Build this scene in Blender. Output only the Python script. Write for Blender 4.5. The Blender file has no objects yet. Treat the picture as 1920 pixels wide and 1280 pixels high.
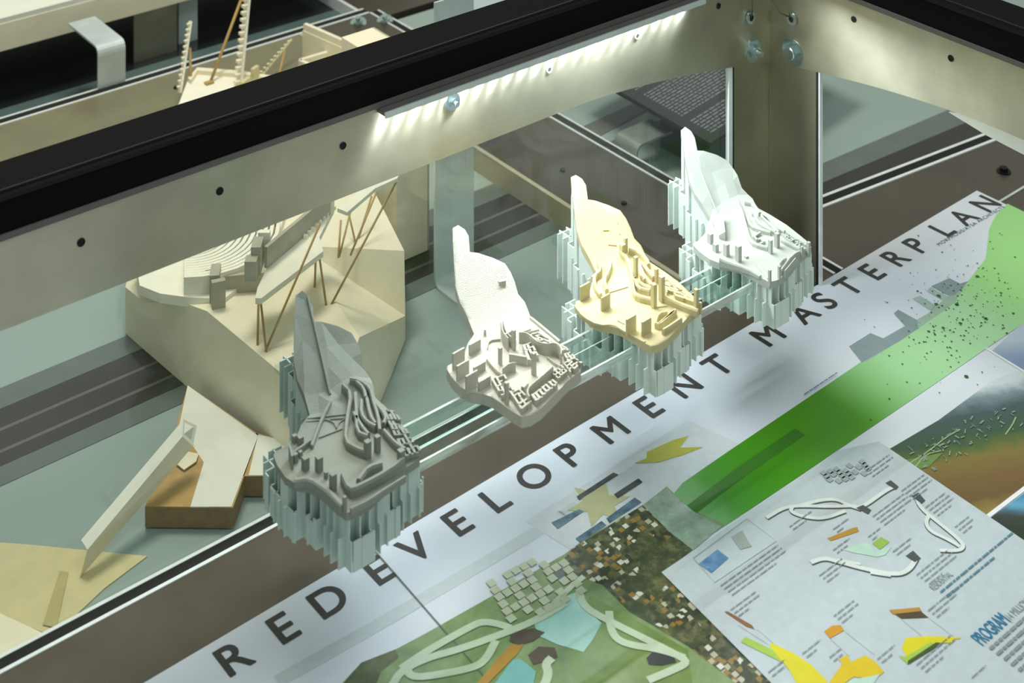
import bpy, bmesh, math, random
from mathutils import Vector, Matrix
from mathutils.geometry import delaunay_2d_cdt

random.seed(7)
SC = bpy.context.scene
COL = SC.collection

# ------------------------------------------------------------------ camera
F, HY, CH = 2818.0, -1130.0, 1.0          # focal length (px), horizon row, eye height
CX, SX = 0.625, 0.7806                    # view direction (u, v) of the level shift-lens camera
cam_d = bpy.data.cameras.new('camera')
cam_d.sensor_width = 36.0
cam_d.lens = F / 1920.0 * 36.0
cam_d.shift_y = (HY - 640.0) / 1920.0
cam_d.clip_start = 0.05
cam_d.clip_end = 50.0
cam_d.dof.use_dof = True
cam_d.dof.focus_distance = 1.50
cam_d.dof.aperture_fstop = 9.0
cam = bpy.data.objects.new('camera', cam_d)
COL.objects.link(cam)
cam.location = (0, 0, CH)
cam.rotation_euler = (math.pi / 2, 0, -math.atan2(CX, SX))
SC.camera = cam

# ------------------------------------------------------------------ world, added overhead fill lights, exposure
w = bpy.data.worlds.new('gallery'); SC.world = w
w.use_nodes = True
bg = w.node_tree.nodes['Background']
bg.inputs[0].default_value = (0.80, 0.90, 0.80, 1)
bg.inputs[1].default_value = 0.46
def overhead_fill(loc, size, energy, col, aim):
    L = bpy.data.lights.new('overhead_fill', 'AREA')
    L.shape = 'RECTANGLE'; L.size, L.size_y = size; L.energy = energy; L.color = col
    o = bpy.data.objects.new('overhead_fill', L); COL.objects.link(o)
    o.location = loc
    o.rotation_euler = (Vector(aim) - Vector(loc)).to_track_quat('-Z', 'Y').to_euler()
    return o
overhead_fill((0.9, 0.3, 2.3), (1.2, 0.5), 13.0, (0.93, 0.98, 1.0), (1.1, 0.9, 0))  # unseen fill added to brighten the poster and models
overhead_fill((0.9, 2.0, 2.2), (0.9, 0.5), 31.0, (1.0, 0.95, 0.82), (0.9, 1.7, 0))  # unseen fill added to brighten the cases behind
SC.view_settings.view_transform = 'Standard'
SC.view_settings.look = 'None'
SC.view_settings.gamma = 1.0
SC.view_settings.exposure = 0.0
SC.view_settings.use_curve_mapping = False
SC.cycles.use_denoising = True
SC.cycles.max_bounces = 10
SC.cycles.transparent_max_bounces = 16

# ------------------------------------------------------------------ photo point -> place on a known plane
def unz(x, y, Z):
    D = F * (CH - Z) / (y - HY); X = (x - 960) / F * D
    return Vector((CX * D + SX * X, SX * D - CX * X, Z))
def unv(x, y, v):
    k = (x - 960) / F; D = v / (SX - CX * k)
    return Vector(((CX + SX * k) * D, v, CH - (y - HY) * D / F))
def unu(x, y, u):
    k = (x - 960) / F; D = u / (CX + SX * k)
    return Vector((u, (SX - CX * k) * D, CH - (y - HY) * D / F))
def depth(p): return CX * p[0] + SX * p[1]

# ------------------------------------------------------------------ materials
def lin(c):
    return tuple(((x / 255) / 12.92 if x / 255 <= 0.04045 else ((x / 255 + 0.055) / 1.055) ** 2.4) for x in c) + (1,)
class NT:
    def __init__(s, name):
        s.m = bpy.data.materials.new(name); s.m.use_nodes = True
        s.t = s.m.node_tree; s.n = s.t.nodes; s.b = s.n['Principled BSDF']
        s.out = s.n['Material Output']
    def node(s, typ, **kw):
        n = s.n.new(typ)
        for k, v in kw.items():
            if k.startswith('i_'):
                key = k[2:]
                n.inputs[int(key) if key.isdigit() else key].default_value = v
            else: setattr(n, k, v)
        return n
    def link(s, a, b): s.t.links.new(a, b)
    def coord(s, scale=(1, 1, 1), rot=(0, 0, 0)):
        tc = s.node('ShaderNodeTexCoord'); mp = s.node('ShaderNodeMapping')
        mp.inputs['Scale'].default_value = scale; mp.inputs['Rotation'].default_value = rot
        s.link(tc.outputs['Object'], mp.inputs['Vector']); return mp.outputs['Vector']
    def ramp(s, fac, stops, interp='LINEAR'):
        r = s.node('ShaderNodeValToRGB'); r.color_ramp.interpolation = interp
        e = r.color_ramp.elements
        while len(e) < len(stops): e.new(0.5)
        for el, (p, c) in zip(e, stops): el.position = p; el.color = c
        s.link(fac, r.inputs[0]); return r.outputs[0]
    def noise(s, vec, scale, detail=3, rough=0.5):
        n = s.node('ShaderNodeTexNoise'); n.inputs['Scale'].default_value = scale
        n.inputs['Detail'].default_value = detail; n.inputs['Roughness'].default_value = rough
        s.link(vec, n.inputs['Vector']); return n.outputs['Fac']
    def bump(s, h, strength, dist=0.001):
        b = s.node('ShaderNodeBump'); b.inputs['Strength'].default_value = strength
        b.inputs['Distance'].default_value = dist
        s.link(h, b.inputs['Height']); s.link(b.outputs[0], s.b.inputs['Normal'])
def plain(name, c, rough=0.6, metal=0.0, spec=0.5, var=0.06, scale=60, bump=0.0):
    t = NT(name); v = t.coord()
    n = t.noise(v, scale)
    L = lin(c)
    lo = tuple(x * (1 - var) for x in L[:3]) + (1,); hi = tuple(min(1, x * (1 + var)) for x in L[:3]) + (1,)
    t.link(t.ramp(n, [(0.3, lo), (0.7, hi)]), t.b.inputs['Base Color'])
    t.b.inputs['Roughness'].default_value = rough; t.b.inputs['Metallic'].default_value = metal
    t.b.inputs['Specular IOR Level'].default_value = spec
    if bump: t.bump(n, bump)
    return t.m
def brushed(name, c, rough, axis_scale, metal=1.0, bump=0.06, blotch=0.18, aniso=0.0):
    t = NT(name)
    fine = t.noise(t.coord(axis_scale), 1.0, 4, 0.7)
    big = t.noise(t.coord((1, 1, 1)), 14, 3, 0.6)
    L = lin(c)
    mixn = t.node('ShaderNodeMath', operation='MULTIPLY_ADD'); mixn.inputs[1].default_value = 0.35; 
    t.link(fine, mixn.inputs[0]); t.link(big, mixn.inputs[2])
    lo = tuple(x * (1 - blotch) for x in L[:3]) + (1,); hi = tuple(min(1, x * (1 + blotch)) for x in L[:3]) + (1,)
    t.link(t.ramp(mixn.outputs[0], [(0.4, lo), (0.95, hi)]), t.b.inputs['Base Color'])
    r = t.node('ShaderNodeMapRange'); r.inputs[3].default_value = rough * 0.85; r.inputs[4].default_value = rough * 1.2
    t.link(big, r.inputs[0]); t.link(r.outputs[0], t.b.inputs['Roughness'])
    t.b.inputs['Metallic'].default_value = metal
    t.bump(fine, bump, 0.0006)
    if aniso:
        t.b.inputs['Anisotropic'].default_value = aniso; t.b.inputs['Anisotropic Rotation'].default_value = 0.25
        tg = t.node('ShaderNodeTangent', direction_type='RADIAL', axis='Z'); t.link(tg.outputs[0], t.b.inputs['Tangent'])
    return t.m

M = {}
M['alu'] = brushed('brushed_aluminium', (180, 177, 157), 0.34, (6, 6, 900), aniso=0.85)
M['alu_bright'] = plain('bright_aluminium_edge', (232, 238, 238), 0.35, 0.2)
M['alu_grey'] = brushed('satin_grey_aluminium', (206, 216, 216), 0.40, (300, 300, 6), 0.35)
M['brown'] = brushed('brown_anodised_metal', (96, 88, 78), 0.34, (40, 40, 40), 0.55, 0.01, 0.10)
M['bronze'] = brushed('pale_bronze_metal', (150, 144, 116), 0.34, (40, 40, 40), 0.55, 0.01, 0.10)
M['panel_side'] = plain('pale_bronze_lacquer', (176, 168, 144), 0.45)
M['bracket_dark'] = plain('dull_grey_metal', (128, 134, 128), 0.4, 0.3)
M['black'] = plain('black_rubber', (14, 12, 15), 0.75, 0, 0.08)
M['gap'] = plain('dark_gap', (12, 12, 10), 0.8)
M['lip'] = plain('grey_rubber_lip', (92, 90, 88), 0.6)
M['zinc'] = plain('zinc_bolt', (186, 202, 204), 0.2, 1.0)
M['dark_hole'] = plain('dark_screw', (20, 20, 18), 0.5, 0.5)
M['tray'] = plain('grey_laminate', (146, 163, 158), 0.30, 0, 0.5, 0.03, 8)
M['shade_dark'] = plain('dark_shade_strip', (52, 48, 46), 0.35, 0.2)  # tones of shade and reflection for the tray strips
M['reflection_mid'] = plain('grey_reflection_strip', (98, 96, 92), 0.4, 0.2)
M['shade_soft'] = plain('soft_shade_strip', (96, 106, 102), 0.3, 0.0)
M['dark_glass'] = plain('dark_glass_floor', (30, 34, 36), 0.15, 0)
M['teal_reflection'] = plain('teal_reflection_band', (84, 104, 104), 0.3, 0)
M['floor'] = plain('gallery_floor', (60, 60, 58), 0.6)
M['plinth'] = plain('plinth_grey', (70, 70, 68), 0.6)
M['white_paper'] = plain('white_card', (226, 226, 214), 0.7, 0, 0.3, 0.03)
M['grey_card'] = plain('pale_grey_card', (176, 190, 196), 0.7, 0, 0.3, 0.03)
M['cream'] = plain('cream_board', (234, 226, 200), 0.75, 0, 0.25, 0.04, 25, 0.05)
M['cream_dark'] = plain('dark_cream', (206, 196, 152), 0.75, 0, 0.25, 0.05)
M['olive_tint'] = plain('olive_cream_tint', (178, 168, 116), 0.75)
M['cream_white'] = plain('off_white_foamboard', (238, 234, 216), 0.75, 0, 0.25, 0.03)
M['greyboard'] = plain('grey_board', (172, 168, 150), 0.75, 0, 0.25)
M['dowel'] = plain('brown_dowel', (176, 146, 86), 0.6)
M['mdf'] = plain('mdf_top', (184, 152, 100), 0.7, 0, 0.2, 0.1, 90)
M['mdf_edge'] = plain('mdf_edge', (146, 124, 92), 0.75, 0, 0.2, 0.12, 120)
M['caption'] = plain('black_caption_panel', (28, 28, 32), 0.35)
M['caption_txt'] = plain('caption_print', (122, 126, 128), 0.6)
M['wire'] = plain('dark_wire', (40, 36, 28), 0.5)

def contour_white(name, c, ripple):
    t = NT(name); v = t.coord((40, 300, 300))
    n = t.noise(v, 1.0, 3, 0.6)
    wv = t.node('ShaderNodeTexWave', wave_type='BANDS', bands_direction='Z')
    wv.inputs['Scale'].default_value = 260; wv.inputs['Distortion'].default_value = 9.0; wv.inputs['Detail Scale'].default_value = 2.0
    wv.inputs['Detail'].default_value = 2
    t.link(t.coord(), wv.inputs['Vector'])
    L = lin(c)
    t.link(t.ramp(n, [(0.3, tuple(x * 0.94 for x in L[:3]) + (1,)), (0.7, L)]), t.b.inputs['Base Color'])
    t.b.inputs['Roughness'].default_value = 0.7; t.b.inputs['Specular IOR Level'].default_value = 0.3
    if ripple: t.bump(wv.outputs['Fac'], ripple, 0.0012)
    return t.m
M['m_grey'] = contour_white('grey_plaster', (136, 142, 132), 0.12)
M['m_grey_top'] = plain('grey_resin', (136, 138, 126), 0.7, 0, 0.3, 0.05)
M['m_white'] = contour_white('white_powder_print', (190, 187, 174), 0.3)
M['m_tan'] = plain('tan_white_print', (188, 184, 164), 0.75, 0, 0.3, 0.05, 200)
M['m_cream'] = plain('cream_resin', (198, 188, 146), 0.7, 0, 0.3, 0.04, 80)
M['m_plain'] = plain('white_resin', (178, 184, 176), 0.7, 0, 0.3, 0.03, 80)
M['rib'] = plain('pale_green_white_rib', (222, 232, 226), 0.6, 0, 0.35, 0.03)
M['rib_grey'] = plain('grey_green_rib', (186, 202, 196), 0.6, 0, 0.35, 0.03)

def clear(name, tint, refl=1.0):
    t = NT(name); t.n.remove(t.b)
    tr = t.node('ShaderNodeBsdfTransparent'); tr.inputs[0].default_value = tint
    gl = t.node('ShaderNodeBsdfGlossy'); gl.inputs['Roughness'].default_value = 0.02
    lw = t.node('ShaderNodeLayerWeight'); lw.inputs[0].default_value = 0.5
    pw = t.node('ShaderNodeMath', operation='POWER'); pw.inputs[1].default_value = 5.0
    t.link(lw.outputs['Facing'], pw.inputs[0])
    mu = t.node('ShaderNodeMath', operation='MULTIPLY_ADD'); mu.inputs[1].default_value = 0.9 * refl; mu.inputs[2].default_value = 0.04 * refl
    t.link(pw.outputs[0], mu.inputs[0])
    mx = t.node('ShaderNodeMixShader')
    t.link(mu.outputs[0], mx.inputs[0]); t.link(tr.outputs[0], mx.inputs[1]); t.link(gl.outputs[0], mx.inputs[2])
    t.link(mx.outputs[0], t.out.inputs[0]); return t.m
M['pane'] = clear('clear_glass_pane', (0.97, 0.99, 0.98, 1), 0.8)
M['acrylic'] = clear('clear_acrylic', (0.88, 0.95, 0.93, 1), 1.0)
def acrylic_edge():
    t = NT('acrylic_edge_highlight'); t.n.remove(t.b)
    tr = t.node('ShaderNodeBsdfTransparent'); tr.inputs[0].default_value = (0.85, 0.95, 0.92, 1)
    d = t.node('ShaderNodeBsdfDiffuse'); d.inputs[0].default_value = (0.86, 0.94, 0.93, 1)  # pale diffuse puts the edge highlights into the colour
    g = t.node('ShaderNodeBsdfGlossy'); g.inputs['Roughness'].default_value = 0.12
    n = t.noise(t.coord((30, 200, 200)), 1.0, 2)
    m1 = t.node('ShaderNodeMixShader'); m2 = t.node('ShaderNodeMixShader'); m2.inputs[0].default_value = 0.45
    t.link(d.outputs[0], m2.inputs[1]); t.link(g.outputs[0], m2.inputs[2])
    rr = t.ramp(n, [(0.3, (0.35,) * 3 + (1,)), (0.65, (0.95,) * 3 + (1,))])
    t.link(rr, m1.inputs[0]); t.link(tr.outputs[0], m1.inputs[1]); t.link(m2.outputs[0], m1.inputs[2])
    t.link(m1.outputs[0], t.out.inputs[0]); return t.m
M['acrylic_edge'] = acrylic_edge()
def emis(name, c, s):
    t = NT(name); t.b.inputs['Base Color'].default_value = (0.9, 0.95, 1, 1)
    t.b.inputs['Emission Color'].default_value = c; t.b.inputs['Emission Strength'].default_value = s
    return t.m
M['led'] = emis('led_chip', (0.88, 0.97, 1.0, 1), 1900.0)

# ------------------------------------------------------------------ mesh helpers
class MB:
    def __init__(s): s.v = []; s.f = []; s.mi = []
    def add(s, vs, fs, mi=0):
        o = len(s.v); s.v += [tuple(p) for p in vs]
        for f in fs: s.f.append([o + i for i in f]); s.mi.append(mi)
        return s
    def box(s, a, b, mi=0):
        (x0, y0, z0), (x1, y1, z1) = a, b
        vs = [(x0, y0, z0), (x1, y0, z0), (x1, y1, z0), (x0, y1, z0), (x0, y0, z1), (x1, y0, z1), (x1, y1, z1), (x0, y1, z1)]
        return s.add(vs, [(3, 2, 1, 0), (4, 5, 6, 7), (0, 1, 5, 4), (1, 2, 6, 5), (2, 3, 7, 6), (3, 0, 4, 7)], mi)
    def prism(s, bot, top, mi=0):
        n = len(bot)
        # keep counter-clockwise seen from above
        ar = sum(bot[i][0] * bot[(i + 1) % n][1] - bot[(i + 1) % n][0] * bot[i][1] for i in range(n))
        if ar < 0: bot = list(reversed(bot)); top = list(reversed(top))
        fs = [tuple(range(n - 1, -1, -1)), tuple(range(n, 2 * n))]
        fs += [(i, (i + 1) % n, n + (i + 1) % n, n + i) for i in range(n)]
        return s.add(list(bot) + list(top), fs, mi)
    def slab(s, pts, z0, z1, mi=0):
        return s.prism([(p[0], p[1], z0) for p in pts], [(p[0], p[1], z1) for p in pts], mi)
    def obox(s, c, ang, w, t, h, mi=0, taper=1.0):
        ca, sa = math.cos(ang), math.sin(ang)
        def q(k): return [(c[0] + ca * x - sa * y, c[1] + sa * x + ca * y) for x, y in ((-w / 2 * k, -t / 2 * k), (w / 2 * k, -t / 2 * k), (w / 2 * k, t / 2 * k), (-w / 2 * k, t / 2 * k))]
        return s.prism([(a, b, c[2]) for a, b in q(1)], [(a, b, c[2] + h) for a, b in q(taper)], mi)
    def tube(s, pts, r, n=8, mi=0):
        pts = [Vector(p) for p in pts]; rings = []
        for i, p in enumerate(pts):
            d = (pts[min(i + 1, len(pts) - 1)] - pts[max(i - 1, 0)]).normalized()
            a = d.cross(Vector((0, 0, 1)))
            if a.length < 1e-3: a = Vector((1, 0, 0))
            a.normalize(); b = d.cross(a)
            rings.append([p + (a * math.cos(2 * math.pi * k / n) + b * math.sin(2 * math.pi * k / n)) * r for k in range(n)])
        vs = [q for rg in rings for q in rg]; fs = []
        for i in range(len(pts) - 1):
            for k in range(n):
                fs.append((i * n + k, (i + 1) * n + k, (i + 1) * n + (k + 1) % n, i * n + (k + 1) % n))
        fs.append(tuple(range(n))); fs.append(tuple(range((len(pts) - 1) * n + n - 1, (len(pts) - 1) * n - 1, -1)))
        return s.add(vs, fs, mi)
    def cyl(s, c, axis, r, h, n=20, mi=0, r2=None):
        ax = Vector(axis).normalized(); a = ax.orthogonal().normalized(); b = ax.cross(a); c = Vector(c)
        r2 = r if r2 is None else r2
        A = [c + (a * math.cos(2 * math.pi * k / n) + b * math.sin(2 * math.pi * k / n)) * r for k in range(n)]
        B = [c + ax * h + (a * math.cos(2 * math.pi * k / n) + b * math.sin(2 * math.pi * k / n)) * r2 for k in range(n)]
        fs = [tuple(range(n - 1, -1, -1)), tuple(range(n, 2 * n))] + [(k, (k + 1) % n, n + (k + 1) % n, n + k) for k in range(n)]
        return s.add(A + B, fs, mi)
    def ring(s, c, axis, r0, r1, h, n=20, mi=0):
        ax = Vector(axis).normalized(); a = ax.orthogonal().normalized(); b = ax.cross(a); c = Vector(c); vs = []
        for k in range(n):
            d = a * math.cos(2 * math.pi * k / n) + b * math.sin(2 * math.pi * k / n)
            vs += [c + d * r0, c + d * r1, c + d * r1 + ax * h, c + d * r0 + ax * h]
        fs = []
        for k in range(n):
            j = (k + 1) % n
            for q in range(4): fs.append((4 * k + q, 4 * k + (q + 1) % 4, 4 * j + (q + 1) % 4, 4 * j + q))
        return s.add(vs, fs, mi)
    def mesh(s, name, mats, smooth=False):
        me = bpy.data.meshes.new(name); me.from_pydata(s.v, [], s.f)
        for m in (mats if isinstance(mats, (list, tuple)) else [mats]): me.materials.append(m)
        for p, i in zip(me.polygons, s.mi):
            p.material_index = i
            if smooth: p.use_smooth = True
        me.validate(); me.update()
        return me
def link(name, me, parent=None, loc=None):
    o = bpy.data.objects.new(name, me); COL.objects.link(o)
    if loc is not None: o.location = loc
    if parent is not None: o.parent = parent
    return o
def part(name, mb, mats, parent=None, smooth=False, fix=True):
    """a mesh given in world coordinates, hung under its thing without moving"""
    me = mb.mesh(name, mats, smooth)
    if fix:
        bm = bmesh.new(); bm.from_mesh(me); bmesh.ops.recalc_face_normals(bm, faces=bm.faces); bm.to_mesh(me); bm.free()
    o = link(name, me)
    if parent is not None:
        o.parent = parent
        off = Vector((0, 0, 0)); q = parent
        while q is not None:
            if q.type == 'EMPTY': off = off + Vector(q.location)
            q = q.parent
        if parent.type == 'EMPTY': o.matrix_parent_inverse = Matrix.Translation(-off)
    return o
def thing(name, label, cat, loc=(0, 0, 0), group=None):
    o = link(name, None, None, loc); o.empty_display_size = 0.02
    return tag(o, label, cat, group)
def tag(o, label, cat, group=None, kind=None):
    o['label'] = label; o['category'] = cat
    if group: o['group'] = group
    if kind: o['kind'] = kind
    return o
def struct(o): o['kind'] = 'structure'; return o

V0, U1 = 1.175, 1.325        # planes of the two case sides in view
ZB = -0.03                   # recessed tray of the neighbouring cases

# ------------------------------------------------------------------ room
fl = part('floor', MB().box((-4, -4, -0.90), (6, 7, -0.86)), M['floor']); struct(fl)
fl['label'] = 'dark gallery floor far below the display cases'

# ------------------------------------------------------------------ the display case in front
case = thing('display_case', 'open aluminium display case with black rim holding the four white models', 'display case', (0.9, 0.8, -0.86))
part('plinth', MB().box((0.16, 0.36, -0.86), (1.30, V0 - 0.01, -0.012)), M['plinth'], case)
part('base_panel', MB().box((0.15, 0.35, -0.012), (1.357, V0 - 0.006, 0.0)), M['brown'], case)
# arched aprons
def arch(t):   # lower edge height, t = distance from the corner
    return 0.265 - 0.037 * max(0.0, 1 - t / 0.30) ** 1.6
def apron(name, along_u, t1):
    n = 36; pts = []
    ts = [t1 * (i / n) ** 1.4 for i in range(n + 1)]
    A = []; B = []
    for t in ts:
        z = arch(t)
        if along_u: p = (U1 - t, V0)
        else: p = (U1, V0 - t)
        A.append((p[0], p[1], z)); B.append((p[0], p[1], 0.336))
    d = (0, 0.004) if along_u else (0.004, 0)
    mb = MB(); k = len(A)
    vs = A + B + [(x + d[0], y + d[1], z) for x, y, z in A] + [(x + d[0], y + d[1], z) for x, y, z in B]
    fs = []
    for i in range(k - 1):
        fs += [(i, i + 1, k + i + 1, k + i), (2 * k + i, 3 * k + i, 3 * k + i + 1, 2 * k + i + 1),
               (i, 2 * k + i, 2 * k + i + 1, i + 1), (k + i, k + i + 1, 3 * k + i + 1, 3 * k + i)]
    fs += [(0, k, 3 * k, 2 * k), (k - 1, 3 * k - 1, 4 * k - 1, 2 * k - 1)]
    return part(name, mb.add(vs, fs), M['alu'], case)
ap_l = apron('apron', True, 1.15)
ap_r = apron('apron', False, 0.95)
# rim
def rim(name, along_u):
    prof = [(0.000, 0.341), (0.000, 0.3665), (-0.0015, 0.3675), (0.0015, 0.3695), (0.008, 0.3705), (0.052, 0.372), (0.056, 0.366), (0.056, 0.341)]
    if along_u:
        a, b = 0.10, U1 + 0.056
        A = [(a, V0 + p, z) for p, z in prof]; B = [((U1 + p), V0 + p, z) for p, z in prof]
    else:
        A = [(U1 + p, 0.2, z) for p, z in prof]; B = [(U1 + p, V0 + p, z) for p, z in prof]
    k = len(prof); fs = [(i, (i + 1) % k, k + (i + 1) % k, k + i) for i in range(k)] + [tuple(range(k)), tuple(range(2 * k - 1, k - 1, -1))]
    r = part(name, MB().add(A + B, fs), M['black'], case)
    lo = MB()
    if along_u: lo.box((0.10, V0 - 0.0015, 0.336), (U1, V0 + 0.012, 0.341))
    else: lo.box((U1 - 0.0015, 0.2, 0.336), (U1 + 0.012, V0, 0.341))
    part('rubber_lip', lo, M['lip'], case)
    gr = MB()
    if along_u: gr.box((0.10, V0 + 0.0065, 0.3702), (U1, V0 + 0.0085, 0.3722))
    else: gr.box((U1 + 0.0065, 0.2, 0.3702), (U1 + 0.0085, V0, 0.3722))
    part('rim_groove', gr, M['gap'], r)
    return r
rim('rim', True); rim('rim', False)
# corner post, an angle of two legs, with the dark glazing gasket beside each leg
PL, PR = 0.060, 0.067
part('corner_post', MB().slab([(U1 + 0.0045, V0 + 0.0045), (U1 - PL, V0 + 0.0045), (U1 - PL, V0 + 0.0085), (U1 + 0.0085, V0 + 0.0085), (U1 + 0.0085, V0 - PR), (U1 + 0.0045, V0 - PR)], 0.0, 0.331), M['alu'], case)
part('corner_highlight', MB().box((U1 + 0.0028, V0 + 0.0028, 0.0), (U1 + 0.0046, V0 + 0.0046, 0.229)), M['alu'], case)  # strip added for the bright highlight line in the corner
part('gasket', MB().box((U1 - PL - 0.0025, V0 + 0.001, 0.0), (U1 - PL, V0 + 0.006, 0.30)), M['gap'], case)
part('glazing_bead', MB().box((U1 - PL - 0.0085, V0 + 0.001, 0.0), (U1 - PL - 0.0025, V0 + 0.006, 0.30)), M['alu_bright'], case)
part('gasket', MB().box((U1 + 0.001, V0 - PR - 0.0035, 0.0), (U1 + 0.006, V0 - PR, 0.30)), M['gap'], case)
part('glazing_bead', MB().box((U1 + 0.001, V0 - PR - 0.0055, 0.0), (U1 + 0.006, V0 - PR - 0.0035, 0.30)), M['alu_bright'], case)
# bottom tracks
def track(a, b, nrm, parent, z=0.0, wgap=0.0105, wed=0.0035):
    a, b, nrm = Vector(a), Vector(b), Vector(nrm)
    for name, o0, o1, zz, mt in (('track_edge', 0, wed, z + 0.0010, 'alu_bright'), ('track_gap', wed, wed + wgap, z + 0.0006, 'gap'), ('track_edge', wed + wgap, 2 * wed + wgap, z + 0.0012, 'alu_bright')):
        q = [a + nrm * o0, b + nrm * o0, b + nrm * o1, a + nrm * o1]
        part(name, MB().slab(q, z - 0.02, zz), M[mt], parent)
track((0.15, V0 - 0.006), (U1 - PL, V0 - 0.006), (0, 1), case)
track((1.357, 1.1085), (1.357, V0 - 0.006), (1, 0), case)
part('joint_cover', MB().box((1.357, 0.40, -0.012), (1.376, 1.1045, 0.0)), M['brown'], case)
part('glass_pane', MB().box((0.15, V0 + 0.003, 0.0), (U1 - PL - 0.01, V0 + 0.006, 0.335)), M['pane'], case)

# screws along the aprons
def screw(px, py, along_u, bright=False):
    p = unv(px, py, V0) if along_u else unu(px, py, U1)
    nrm = (0, -1, 0) if along_u else (-1, 0, 0)
    parent = ap_l if along_u else ap_r
    c = p + Vector(nrm) * 0.0002
    part('screw_hole', MB().ring(c, nrm, 0.0026, 0.0034, 0.0006, 18), M['alu_bright'] if bright else M['dark_hole'], parent)
    part('screw', MB().cyl(c - Vector(nrm) * 0.0002, nrm, 0.0026, 0.0004, 16).cyl(c, nrm, 0.0011, 0.0006, 6), M['zinc'] if bright else M['dark_hole'], parent)
for x, y in ((152, 454), (412, 358), (643, 273)): screw(x, y, True)
for x, y in ((1030, 130), (1195, 67)): screw(x, y, True, True)
screw(1347, 11, True)
for x, y in ((1601, 36), (1783, 109)): screw(x, y, False)
# corner bolts
def bolt(p, nrm, r, parent, nut=False):
    nrm = Vector(nrm); p = Vector(p)
    b = part('bolt', MB().cyl(p, nrm, r * 0.62, r * (0.45 if not nut else 0.3), 6), M['zinc'], parent)
    part('washer', MB().ring(p, nrm, r * 0.3, r, 0.0014, 28), M['zinc'], b)
    if nut: part('bolt_end', MB().cyl(p, nrm, r * 0.33, r * 1.05, 16, r2=r * 0.28).ring(p + nrm * r * 0.3, nrm, r * 0.3, r * 0.5, r * 0.25, 16), M['zinc'], b)
    else: part('bolt_crown', MB().cyl(p + nrm * r * 0.45, nrm, r * 0.5, 0.0008, 24, r2=r * 0.42), M['zinc'], b)
    return b
bolt(unv(1412, 95, V0), (0, -1, 0), 0.0125, case, True)
bolt(unu(1487, 98, U1), (-1, 0, 0), 0.0150, case, False)
screw_bright = unv(848, 190, V0); bolt(screw_bright, (0, -1, 0), 0.0085, case, True)
# eyelets and wires above the bolts
def eyelet(c, nrm, wire_pts):
    nrm = Vector(nrm); c = Vector(c)
    e = part('eyelet', MB().ring(c + nrm * 0.0005, nrm, 0.0035, 0.0068, 0.003, 20), M['zinc'], case)
    part('eyelet_hole', MB().cyl(c + nrm * 0.0002, nrm, 0.0036, 0.0010, 16), M['dark_hole'], e)
    part('wire', MB().tube(wire_pts, 0.0009, 6), M['wire'], e, True)
pl = unv(1405, 32, V0); pr = unu(1487, 35, U1)
eyelet(pl, (0, -1, 0), [pl + Vector((0, -0.003, 0)), pl + Vector((-0.004, -0.008, 0.010)), pl + Vector((-0.002, -0.006, 0.022)), pl + Vector((0.002, -0.002, 0.032))])
eyelet(pr, (-1, 0, 0), [pr + Vector((-0.003, 0, 0.002)), pr + Vector((-0.010, 0.010, 0.006)), pr + Vector((-0.012, 0.022, 0.015)), pr + Vector((-0.008, 0.030, 0.030))])

# led bar under the rim: its lamp lights the models from behind
led = thing('led_light_bar', 'slim aluminium lamp bar fixed under the black rim, lighting the models', 'lamp', (1.03, V0 - 0.006, 0.3285))
UA, UB = unv(718, 212, V0 - 0.008)[0], unv(1318, 0, V0 - 0.008)[0]
part('housing', MB().box((UA, V0 - 0.0105, 0.3315), (UB, V0 - 0.0002, 0.3355)), M['lip'], led)
part('housing_edge', MB().box((UA, V0 - 0.0125, 0.3300), (UB, V0 - 0.0105, 0.3355)), M['alu_grey'], led)
chip = MB().box((-0.0016, -0.0016, -0.0012), (0.0016, 0.0016, 0.0)).mesh('led_chip', M['led'])
NL = 22
for i in range(NL):
    u = UA + 0.012 + (UB - UA - 0.03) * i / (NL - 1)
    o = link('led_chip', chip, led, (u - led.location[0], V0 - 0.0055 - led.location[1], 0.3314 - led.location[2]))

# ------------------------------------------------------------------ clear shelf carrying the models
ZS = 0.140
shelf = thing('acrylic_shelf', 'long clear acrylic shelf carrying the four site models', 'shelf', (0.9, 1.016, ZS - 0.016))
SV0, SV1, SU0, SU1 = 0.9935, 1.0385, 0.63, 1.165
def shelf_plate():
    mb = MB(); z0, z1 = ZS - 0.0075, ZS - 0.0002
    mb.box((SU0, SV0, z0), (SU1, SV1, z1))
    mb.mi = [0, 0, 1, 1, 1, 1]
    return mb
part('shelf_plate', shelf_plate(), [M['acrylic'], M['acrylic_edge']], shelf)
for v, w_ in ((SV0, 0.0018), (SV1 - 0.0025, 0.0025), (SV0 + 0.0245, 0.0012)):
    part('edge_highlight', MB().box((SU0, v, ZS - 0.0002), (SU1, v + w_, ZS - 0.0001)), M['acrylic_edge'], shelf)  # pale strip standing for the highlight along the edge
for v in (SV0 + 0.012, SV1 - 0.012):
    part('stiffener', MB().box((SU0, v, ZS - 0.016), (SU1, v + 0.003, ZS - 0.0075)), M['acrylic'], shelf)
for u in (0.672, 0.995, 1.152):
    part('arm', MB().box((u, SV1, ZS - 0.0075), (u + 0.006, V0 + 0.0028, ZS - 0.002)), M['acrylic'], shelf)


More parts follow.
